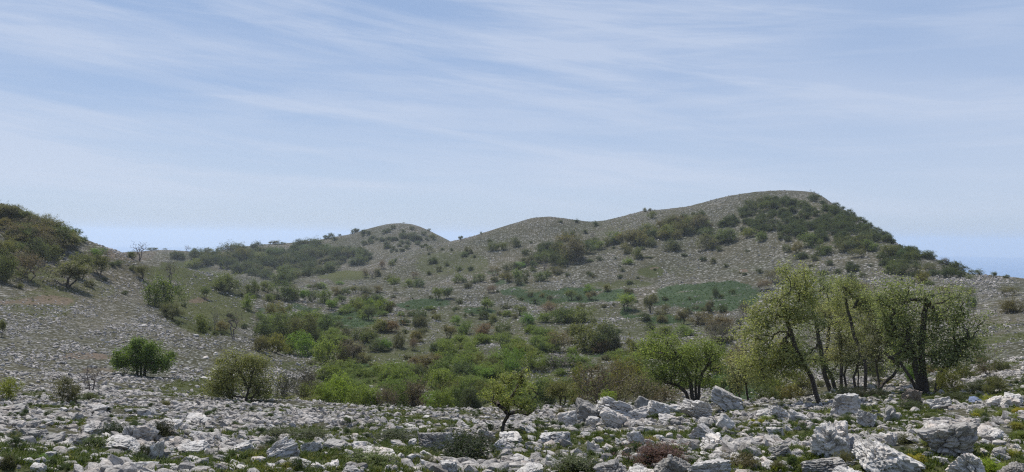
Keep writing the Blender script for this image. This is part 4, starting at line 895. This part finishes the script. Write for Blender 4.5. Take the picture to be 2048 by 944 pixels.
K(8, 'under and right of the big tree cluster', [(560,505,170,90,'lk',44),(640,510,200,95,'lk','black undergrowth mound in the deepest shade of the tree cluster',43),(480,470,130,70,'lk',50),(700,520,140,70,'lk',46),(730,440,140,90,'bo',60),(380,560,90,100,'lo','mossy green bush left against the rugged knobbly boulder',41),(930,400,130,130,'by','yellow-green bush seen between the forked trunks'),(1225,362,125,115,'bo','round olive bush right of the forked tree'),(1350,345,115,115,'sn','brownish bush right of the round olive bush'),(1450,330,110,100,'bn'),(1140,465,140,165,'bo','yellow olive bush beside the right leaning trunk'),(1320,455,140,85,'bd'),(1430,450,140,100,'bd','dark low bush at the right below the brownish bush'),(1060,480,120,60,'ld',48),(1200,500,130,60,'ld'),(860,390,100,110,'bo',80),(1000,395,110,120,'bo',76),(120,500,160,110,'bo',55),(60,480,120,130,'bo',62),(230,440,140,120,'bo',66),(680,380,140,120,'bo',80)])
K(8, 'flowering among the right foreground rocks', [(1390,510,90,50,'lf','yellow flowering cushion beside the blue-grey stone'),(930,905,130,60,'lf','yellow flowering cushion right of the pyramid rock'),(1390,940,140,80,'lf','yellow flowering mass at the bottom edge by the grey pitted boulder'),(1560,680,80,34,'lf'),(1590,570,80,30,'lf'),(1010,790,110,40,'ly'),(210,895,60,34,'ly','lone yellow-green cushion left of the massive boulder foot'),(290,845,50,44,'ly'),(1560,620,100,40,'ly'),(1580,740,90,50,'ly'),(670,660,50,30,'ly'),(1330,600,90,40,'ly'),(1550,850,90,40,'lf'),(450,590,110,60,'ly'),(300,700,80,40,'lo'),(500,620,90,40,'ld'),(480,900,110,90,'lo'),(860,760,110,60,'ld'),(1300,760,110,60,'ld'),(660,780,80,40,'lo'),(1020,620,90,40,'ld'),(1250,650,80,34,'lo'),(1170,840,100,50,'ld'),(70,930,90,50,'ld'),(900,560,140,60,'ld'),(1480,600,80,36,'ly')])

# scrub scattered inside outlined areas; the biggest stay single plants, the tiniest become one mass
def inside(px, py, poly):
    c = False; n = len(poly)
    for i in range(n):
        (x1, y1), (x2, y2) = poly[i], poly[i - 1]
        if (y1 > py) != (y2 > py) and px < (x2 - x1) * (py - y1) / (y2 - y1) + x1: c = not c
    return c
ZP = [
 ([(1405,472),(1440,450),(1480,425),(1510,402),(1570,404),(1625,396),(1660,404),(1700,435),(1760,472),(1840,512),(1760,484),(1715,486),(1640,482),(1590,486),(1540,474),(1480,459),(1430,466)], 200, (11,23), 'ddoodn', 'in the thicket across the top of the big hill'),
 ([(1600,485),(1640,478),(1735,490),(1730,510),(1650,512),(1610,500)], 13, (22,36), 'ddo', 'in the dark oval thicket on the scree'),
 ([(1320,455),(1400,430),(1420,470),(1330,475)], 16, (18,30), 'oodn', 'at the left end of the thicket on the big hill'),
 ([(1180,488),(1230,468),(1310,462),(1300,488),(1200,500)], 10, (16,28), 'ood', 'on the slope of the big rounded hill'),
 ([(1040,505),(1100,492),(1140,470),(1165,500),(1130,530),(1050,528)], 22, (14,30), 'odd', 'in the hollow left of the big hill'),
 ([(330,512),(420,505),(540,492),(640,487),(720,502),(748,517),(680,537),(600,557),(560,562),(500,550),(440,532),(380,522)], 150, (13,27), 'dddod', 'in the wood on the far left hill'),
 ([(0,430),(60,440),(150,482),(165,490),(120,510),(40,485),(0,480)], 14, (30,44), 'odn', 'on the upper left slope below the crest wood'),
 ([(1755,500),(1800,498),(1850,513),(1900,533),(1950,550),(1880,556),(1800,548),(1765,530)], 30, (12,24), 'don', 'on the right flank of the big hill'),
 ([(1660,395),(1700,420),(1750,455),(1800,485),(1850,505),(1945,545),(1850,515),(1790,490),(1740,462),(1690,430)], 44, (7,14), 'don', 'along the right skyline of the big hill'),
 ([(560,590),(1000,590),(1500,600),(1480,700),(1100,710),(700,700)], 46, (9,20), 'doog', 'dotted over the valley floor'),
 ([(800,520),(1100,445),(1300,445),(1500,500),(1550,560),(1100,570)], 50, (6,13), 'ddo', 'dotted over the hillsides'),
 ([(1550,500),(1950,540),(1950,640),(1700,600),(1550,560)], 26, (7,16), 'ddo', 'dotted over the right hillside'),
 ([(200,560),(560,590),(620,650),(400,680),(330,640)], 22, (7,15), 'doo', 'dotted over the grassy left slope'),
 ([(560,480),(800,450),(890,480),(800,510),(700,480)], 60, (6,13), 'dono', 'dotted over the pointed far hill'),
]
cand = []
rz = random.Random(11)
for poly, n, (s0, s1), cols, zone in ZP:
    xs, ys = [p[0] for p in poly], [p[1] for p in poly]; k = 0
    while k < n:
        px, py = rz.uniform(min(xs), max(xs)), rz.uniform(min(ys), max(ys))
        if not inside(px, py, poly): continue
        s = rz.uniform(s0, s1); cand.append((s, px, py, rz.choice(cols), zone, rz.uniform(.6, .95))); k += 1
cand.sort(key=lambda c: -c[0])
NSINGLE = 60
for s, px, py, c, zone, asp in cand[:NSINGLE]:
    kk = rz.choice('bbbs') if c != 'n' else 's'
    nm = {'b': 'shrub', 's': 'twiggy shrub'}[kk]; plant(px, py + s * .25, s * 1.15, s * asp, kk + c, auto_label(px, py, s, s, f'{ADJ[c]} {nm}', zone), f'{nm}s {zone}')
rest = cand[NSINGLE:]
H = [hit(px, py + s * .25) + (s, asp) for s, px, py, c, zone, asp in rest]
P = np.array([[h[0], h[1], h[2] - .05] for h in H]); S = np.array([h[5] * h[4] for h in H]); A = np.array([h[6] for h in H])
scatter('far_scrub', P, np.stack([np.zeros(len(P)), np.zeros(len(P)), RNG.uniform(0, 6.28, len(P))], -1), np.stack([S * 1.15, S * 1.15, S * A], -1),
        RNG.integers(0, 6, len(P)), [p[2] for p in PROTO['b']], 'small dark scrub dotted over the far hills and valley', (0.075, 0.095, 0.035))

def mass(name, polys, col, label, protos='b'):
    L_ = []
    for poly, n, (s0, s1) in polys:
        xs, ys = [p[0] for p in poly], [p[1] for p in poly]; k = 0
        while k < n:
            px, py = rz.uniform(min(xs), max(xs)), rz.uniform(min(ys), max(ys))
            if inside(px, py, poly): L_.append(hit(px, py) + (rz.uniform(s0, s1),)); k += 1
    P = np.array([[h[0], h[1], h[2] - .05] for h in L_]); S = np.array([h[5] * h[4] for h in L_])
    scatter(name, P, np.stack([np.zeros(len(P)), np.zeros(len(P)), RNG.uniform(0, 6.28, len(P))], -1), np.stack([S * 1.3, S * 1.1, S * RNG.uniform(.45, .8, len(P))], -1),
            RNG.integers(0, 4, len(P)), [p[2] for p in PROTO[protos][:4]], label, col)
mass('valley_undergrowth', [([(640,745),(1000,745),(1100,790),(1080,812),(900,812),(650,798)], 90, (22,46)), ([(500,640),(640,640),(700,700),(560,705)], 34, (20,40)), ([(860,690),(1100,660),(1130,740),(900,745)], 46, (18,38)), ([(1120,720),(1480,700),(1480,790),(1120,800)], 40, (18,40)), ([(620,600),(860,600),(900,640),(650,650)], 18, (12,24))],
     (0.165, 0.215, 0.05), 'fresh green undergrowth filling the thickets of the valley floor')
mass('brushwood', [([(560,610),(1500,620),(1480,740),(600,740)], 80, (8,20)), ([(1400,700),(2000,700),(2000,770),(1450,790)], 30, (14,34)), ([(0,420),(160,480),(60,570),(0,560)], 40, (14,26)), ([(350,520),(760,500),(600,560),(440,530)], 70, (10,20))],
     (0.13, 0.13, 0.06), 'olive brown brushwood between the single bushes of the valley')

# ------------------------------------------------------------------ the trees that stand out, each grown on its own
def at(px, py, Y, dy=0.0):
    a, b = (px - CX) / F_PX, -(py - CY) / F_PX
    Yd = Y + dy
    return np.array([(a * RV[0] + b * UV[0]) * Yd, Yd, CZ + (a * RV[2] + b * UV[2]) * Yd])
def hero_tree(name, base, trunks, crown, color, label, d=None, na=420, per=26, leaf=.050, spread=.20, rt=.005, rmax=.16, seed=0, nl=70, depth=.55, lr=.62, bark_=None, hollow=.35, wood_tw=True, cols=None):
    bx, by, bz, bd, mpp = hit(base[0], base[1], d)
    Y = by; gy = float(to_px(np.array(bx), np.array(by), np.array(bz))[1]); drop = gy - base[1]
    rg = np.random.default_rng(seed); o0 = np.array([bx, by, bz])
    trs = []
    for tr in trunks:
        pts = []
        for k, q in enumerate(tr):
            dy = q[2] if len(q) > 2 else rg.normal() * .15 * (k > 0)
            pts.append(at(q[0], q[1] + (drop if k == 0 and abs(q[1] - base[1]) < 14 else 0), Y, dy) - o0)
        p0 = pts[0].copy()
        if abs(tr[0][1] - base[1]) < 14: p0[2] = HZ(p0[0] + bx, p0[1] + by) - bz - .12; pts[0] = p0
        # finer, slightly crooked
        fine = []
        for a, b in zip(pts[:-1], pts[1:]):
            L = np.linalg.norm(b - a); n = max(1, int(L / .45))
            for i in range(n): fine.append(a + (b - a) * i / n + (rg.normal(size=3) * .03 if i else 0))
        fine.append(pts[-1]); trs.append(fine)
    ells = []
    for (cx, cy, rx, ry, *r) in crown:
        c = at(cx, cy, Y, r[0] if r else rg.uniform(-.4, .4)) - o0; m = Y / F_PX
        ells.append((*c, rx * m * .92, max(rx, ry) * m * depth, ry * m * .88))
        for q in range(6):
            an = rg.uniform(0, 6.28); ca, sa = math.cos(an), math.sin(an); f = rg.uniform(.22, .42)
            ells.append((c[0] + ca * rx * m * .9, c[1] + rg.normal() * rx * m * depth * .4, c[2] + sa * ry * m * .9, rx * m * f * 1.3, rx * m * f, ry * m * f * .7))
    attr = lumps(ells, nl, na, seed, lr, hollow)
    out = lumps(ells, nl, na // 5, seed + 50, lr * 1.3, .8); cen = attr.mean(0); out = cen + (out - cen) * rg.uniform(1.02, 1.16, (len(out), 1))
    nodes, par = grow(trs, np.vstack([attr, out]), rt, seed=seed, wig=.10)
    r = radii(nodes, par, rt, 2.6, rmax)
    WV, WQ = tubes(nodes, par, r, 6)
    e = bpy.data.objects.new(name, None); COL.objects.link(e); e.location = (bx, by, bz); e.empty_display_size = .3
    tag(e, label, 'tree')
    ob('trunk', mesh_np('trunk', WV, [WQ], [bark_ or M_BARK], smooth=False), e)
    C = np.vstack([tips_points(attr, per, spread, seed), tips_points(out, max(4, per // 2), spread * .8, seed + 1)])
    if cols: pass
    LV, LQ = leaf_quads(C, leaf, seed)
    cr = ob('crown', mesh_np('crown', LV, [LQ], [M_LEAF]), e); cr.color = (*color, 1)
    return e
GT = (0.28, 0.295, 0.125); GT2 = (0.26, 0.285, 0.115); GT3 = (0.29, 0.295, 0.16)
hero_tree('tree', (1639, 806), [[(1639, 806), (1624, 756), (1608, 727), (1591, 697), (1575, 645), (1568, 610)], ], [(1556, 668, 64, 56), (1522, 700, 34, 40), (1590, 600, 52, 45), (1545, 738, 56, 26), (1500, 735, 26, 22), (1605, 728, 40, 22), (1530, 625, 38, 26), (1570, 715, 45, 22), (1600, 560, 40, 26)],
          GT, 'tree with a long thin trunk leaning left, leftmost of the big cluster', na=837, nl=167, seed=1, rmax=.10, per=18)
hero_tree('tree', (1661, 786), [[(1661, 786), (1650, 752), (1646, 733), (1640, 690), (1622, 600)], [(1673, 785), (1664, 755), (1652, 735), (1655, 690), (1660, 640)]], [(1622, 600, 52, 52), (1605, 562, 42, 30), (1655, 655, 55, 42), (1600, 690, 40, 34), (1640, 722, 46, 20), (1680, 735, 40, 18), (1655, 590, 44, 38), (1615, 650, 40, 60), (1690, 600, 34, 36)],
          GT2, 'tallest tree of the cluster on two thick dark trunks close together', na=918, nl=183, seed=2, rmax=.16, per=18)
hero_tree('tree', (1687, 784), [[(1683, 784), (1682, 752), (1683, 722), (1680, 670)], [(1694, 784), (1688, 750), (1700, 710)]], [(1688, 660, 42, 45), (1700, 700, 40, 24), (1675, 620, 32, 30)],
          GT3, 'narrow tree with two short dark stems in the middle of the cluster', na=513, nl=102, seed=3, rmax=.11, per=18)
hero_tree('tree', (1712, 782), [[(1712, 782), (1707, 755), (1714, 738), (1722, 700), (1735, 655)], [(1716, 780), (1717, 750), (1716, 720)]], [(1735, 665, 40, 35), (1720, 735, 36, 14), (1760, 735, 34, 14), (1725, 705, 38, 22), (1740, 625, 30, 30)],
          GT3, 'crooked-stemmed tree just left of the straight-trunked tree in the cluster', na=459, nl=91, seed=4, rmax=.085, per=18)
hero_tree('tree', (1730, 786), [[(1730, 786), (1731, 755), (1729, 722), (1714, 685), (1695, 620), (1688, 575)]], [(1700, 605, 42, 42), (1725, 640, 45, 40), (1758, 612, 36, 34), (1692, 575, 24, 20), (1770, 660, 40, 34)],
          GT, 'straight-trunked tree in the right half of the cluster', na=702, nl=140, seed=5, rmax=.10, per=18)
hero_tree('tree', (1754, 790), [[(1754, 790), (1766, 768), (1786, 752), (1797, 735), (1790, 700), (1775, 665)], [(1754, 790), (1758, 765), (1752, 720)]], [(1780, 690, 44, 32), (1760, 700, 44, 24), (1800, 650, 38, 38), (1745, 660, 30, 30)],
          (0.16, 0.155, 0.075), 'low tree whose stem leans right and bends up between cluster and forked tree', na=459, nl=91, seed=6, rmax=.085, per=18)
hero_tree('tree', (1854, 788), [[(1854, 788), (1850, 765), (1846, 739), (1843, 711), (1846, 660), (1852, 610)], [(1846, 788), (1836, 755), (1828, 715), (1815, 670)], [(1838, 786), (1822, 757), (1800, 725), (1776, 714)], [(1871, 786), (1879, 755), (1895, 730), (1911, 708), (1925, 680)]],
          [(1850, 640, 70, 48), (1805, 615, 48, 40), (1895, 665, 56, 40), (1945, 650, 28, 28), (1825, 590, 40, 28), (1885, 610, 42, 28), (1925, 690, 44, 20), (1855, 700, 70, 28), (1900, 715, 46, 16), (1810, 715, 40, 18), (1795, 680, 30, 30), (1915, 600, 30, 20), (1775, 590, 36, 26), (1940, 690, 34, 24)],
          GT, 'big tree with four spreading dark trunks at the right of the cluster', na=1050, nl=264, seed=7, rmax=.15, per=18)
hero_tree('tree', (1388, 806), [[(1386, 806), (1383, 780), (1380, 756), (1365, 725), (1345, 700)], [(1391, 806), (1391, 775), (1392, 756), (1395, 720)], [(1380, 804), (1372, 785), (1355, 770), (1335, 765)], [(1394, 806), (1398, 770), (1405, 745), (1420, 725)]],
          [(1365, 705, 62, 26), (1318, 685, 32, 18), (1325, 735, 42, 22), (1405, 700, 38, 28), (1425, 728, 26, 24), (1375, 740, 45, 20), (1345, 762, 34, 12), (1400, 762, 26, 10), (1300, 705, 22, 16)],
          (0.20, 0.25, 0.07), 'spreading tree with three dark trunks behind the long outcrop', na=864, nl=172, seed=8, rmax=.12, per=18)
hero_tree('tree', (1003, 866), [[(1003, 866), (1008, 845), (1018, 828), (1014, 811), (1019, 800), (1030, 784), (1038, 767), (1045, 742)], [(1016, 830), (1008, 818), (997, 810), (993, 795)], [(1018, 828), (1035, 822), (1055, 828), (1066, 820)]],
          [(1044, 752, 12, 20), (1003, 768, 18, 20), (984, 788, 20, 20), (1014, 782, 22, 20), (1055, 790, 24, 20), (1066, 808, 20, 14), (1030, 772, 16, 18), (1000, 806, 24, 12), (1040, 812, 26, 12)],
          (0.23, 0.26, 0.085), 'small leaning tree with dark crooked trunk among the white rocks', na=290, per=14, leaf=.025, spread=.065, rt=.003, rmax=.052, seed=9, nl=60)
hero_tree('tree', (491, 811), [[(491, 811), (493, 795), (497, 780), (480, 745), (472, 720)], [(497, 780), (503, 755), (510, 730)], [(500, 810), (503, 798), (515, 780)]],
          [(485, 748, 52, 34), (440, 765, 28, 24), (525, 765, 28, 26), (475, 722, 34, 16), (450, 785, 34, 10), (528, 788, 22, 10), (510, 730, 22, 16)],
          (0.19, 0.205, 0.085), 'olive tree with a short dark trunk on the left edge of the rubble', na=900, per=18, nl=300, leaf=.040, spread=.2, rt=.004, rmax=.07, seed=10, d=43)
hero_tree('tree', (281, 752), [[(275, 752), (274, 735), (268, 715)], [(289, 750), (290, 735), (300, 712)], [(281, 752), (282, 725), (283, 700)]],
          [(283, 712, 42, 24), (250, 720, 24, 15), (320, 722, 22, 14), (290, 695, 30, 12), (285, 730, 46, 10)],
          (0.14, 0.20, 0.038), 'bright leafy tree with two stems and a dark pool of shade on the left slope', na=420, per=34, leaf=.075, spread=.22, rt=.007, rmax=.13, seed=11)
hero_tree('tree', (1490, 808), [[(1482, 807), (1478, 785), (1474, 765), (1480, 735)], [(1498, 808), (1492, 770), (1489, 740), (1492, 700)]],
          [(1484, 735, 36, 36), (1500, 705, 26, 22), (1470, 760, 24, 18)], GT3, 'slim pair of stems with a thin pale crown left of the cluster', na=210, per=18, leaf=.05, seed=12, rmax=.06, d=47)

# ------------------------------------------------------------------ grass and meadow plants (stuff)
def tuft(name, seed, n, hgt, wid, lean):
    rg = np.random.default_rng(seed); V = []; T = []
    for i in range(n):
        a = rg.uniform(0, 6.28); r0 = rg.uniform(0, .35); b = np.array([math.cos(a) * r0, math.sin(a) * r0, -.05]); l = rg.uniform(.2, lean); h = hgt * rg.uniform(.5, 1)
        a2 = a + rg.normal() * .6; dr = np.array([math.cos(a2), math.sin(a2), 0]); sd = np.array([-dr[1], dr[0], 0]) * wid
        m = b + dr * l * .35 + np.array([0, 0, h * .65]); t = b + dr * l + np.array([0, 0, h])
        k = len(V); V += [b - sd, b + sd, m + sd * .8, m - sd * .8, t]; T.append((k, k + 1, k + 2)); T.append((k, k + 2, k + 3)); T.append((k + 3, k + 2, k + 4))
    return mesh_np(name, np.array(V), [np.array(T)], [M_GRASS])
TUFT = [tuft('grass_tuft', 900 + i, 16, .7, .05, .7) for i in range(4)]
def herb(n, d0, d1, p, s0, s1, chan, name, label, color, thr=.35, protos=TUFT, flat=1.0):
    x, y, z, d = ring_points(n, d0, d1, p); cv_ = cover(x, y, z)[chan]
    k = RNG.random(n) < np.clip((cv_ - thr * .5) * 1.6, 0, 1) * .95; x, y, z, d = x[k], y[k], z[k], d[k]; n = len(x)
    s = RNG.uniform(s0, s1, n)
    scatter(name, np.stack([x, y, z], -1), np.stack([RNG.normal(0, .12, n), RNG.normal(0, .12, n), RNG.uniform(0, 6.28, n)], -1), np.stack([s, s, s * flat * RNG.uniform(.6, 1.2, n)], -1), RNG.integers(0, len(protos), n), protos, label, color)
herb(60000, 9, 58, 1.0, .07, .20, 1, 'grass', 'short spring grass growing between the foreground rocks', (0.062, 0.085, 0.024))
herb(14000, 9, 58, 1.0, .08, .18, 1, 'low_herbs', 'yellow-green herbs dotted among the foreground grass', (0.13, 0.14, 0.035))
herb(60000, 55, 320, 1.1, .35, .75, 0, 'meadow_plants', 'teal green leafy plants filling the flat valley meadows', (0.070, 0.115, 0.050), .6, flat=.9)
herb(45000, 55, 300, 1.1, .2, .5, 1, 'slope_grass', 'olive grass on the slopes and valley floor', (0.095, 0.105, 0.040), .5, flat=.7)

def flowers(n, name, label, color, pxlo, pxhi, s0, s1, flat):
    x, y, z, d = ring_points(n, 9, 50, 1.2); px, py = to_px(x, y, z)
    cl = fbm(x / 1.6, y / 1.6, seed=131, octv=2); k = (px > pxlo) & (px < pxhi) & (cl > .12)
    x, y, z = x[k], y[k], z[k]; m = len(x); s = RNG.uniform(s0, s1, m)
    scatter(name, np.stack([x, y, z + s * .3], -1), np.stack([RNG.normal(0, .2, m), RNG.normal(0, .2, m), RNG.uniform(0, 6.28, m)], -1), np.stack([s, s, s * flat], -1), RNG.integers(0, 4, m), [p[2] for p in PROTO['l']], label, color)
flowers(150, 'yellow_flowers', 'small yellow flowers dotted among the right foreground rocks', (0.38, 0.35, 0.04), 1450, 2100, .10, .30, .5)
flowers(1500, 'dark_herbs', 'small dark green herbs growing in the gaps between foreground rocks', (0.06, 0.09, 0.03), -200, 2200, .08, .26, .6)

# ------------------------------------------------------------------ haze: clear mountain air
hb = bpy.data.meshes.new('haze')
import bmesh
bm = bmesh.new(); bmesh.ops.create_cube(bm, size=1.0); bm.to_mesh(hb); bm.free()
hz = ob('haze', hb, loc=(0, 0, (-254 + 42) / 2), scl=(30000, 30000, 296)); tag(hz, 'thin pale sea haze over the hills', kind='stuff')
hm = bpy.data.materials.new('haze_air'); hm.use_nodes = True; t = hm.node_tree; t.nodes.clear()
o_ = N(t, 'ShaderNodeOutputMaterial'); pv = N(t, 'ShaderNodeVolumePrincipled'); pv.inputs['Color'].default_value = (0.80, 0.90, 1.0, 1); pv.inputs['Density'].default_value = 0.00017
pv.inputs['Anisotropy'].default_value = 0.3
LK(t, pv.outputs[0], o_.inputs['Volume']); hb.materials.append(hm)
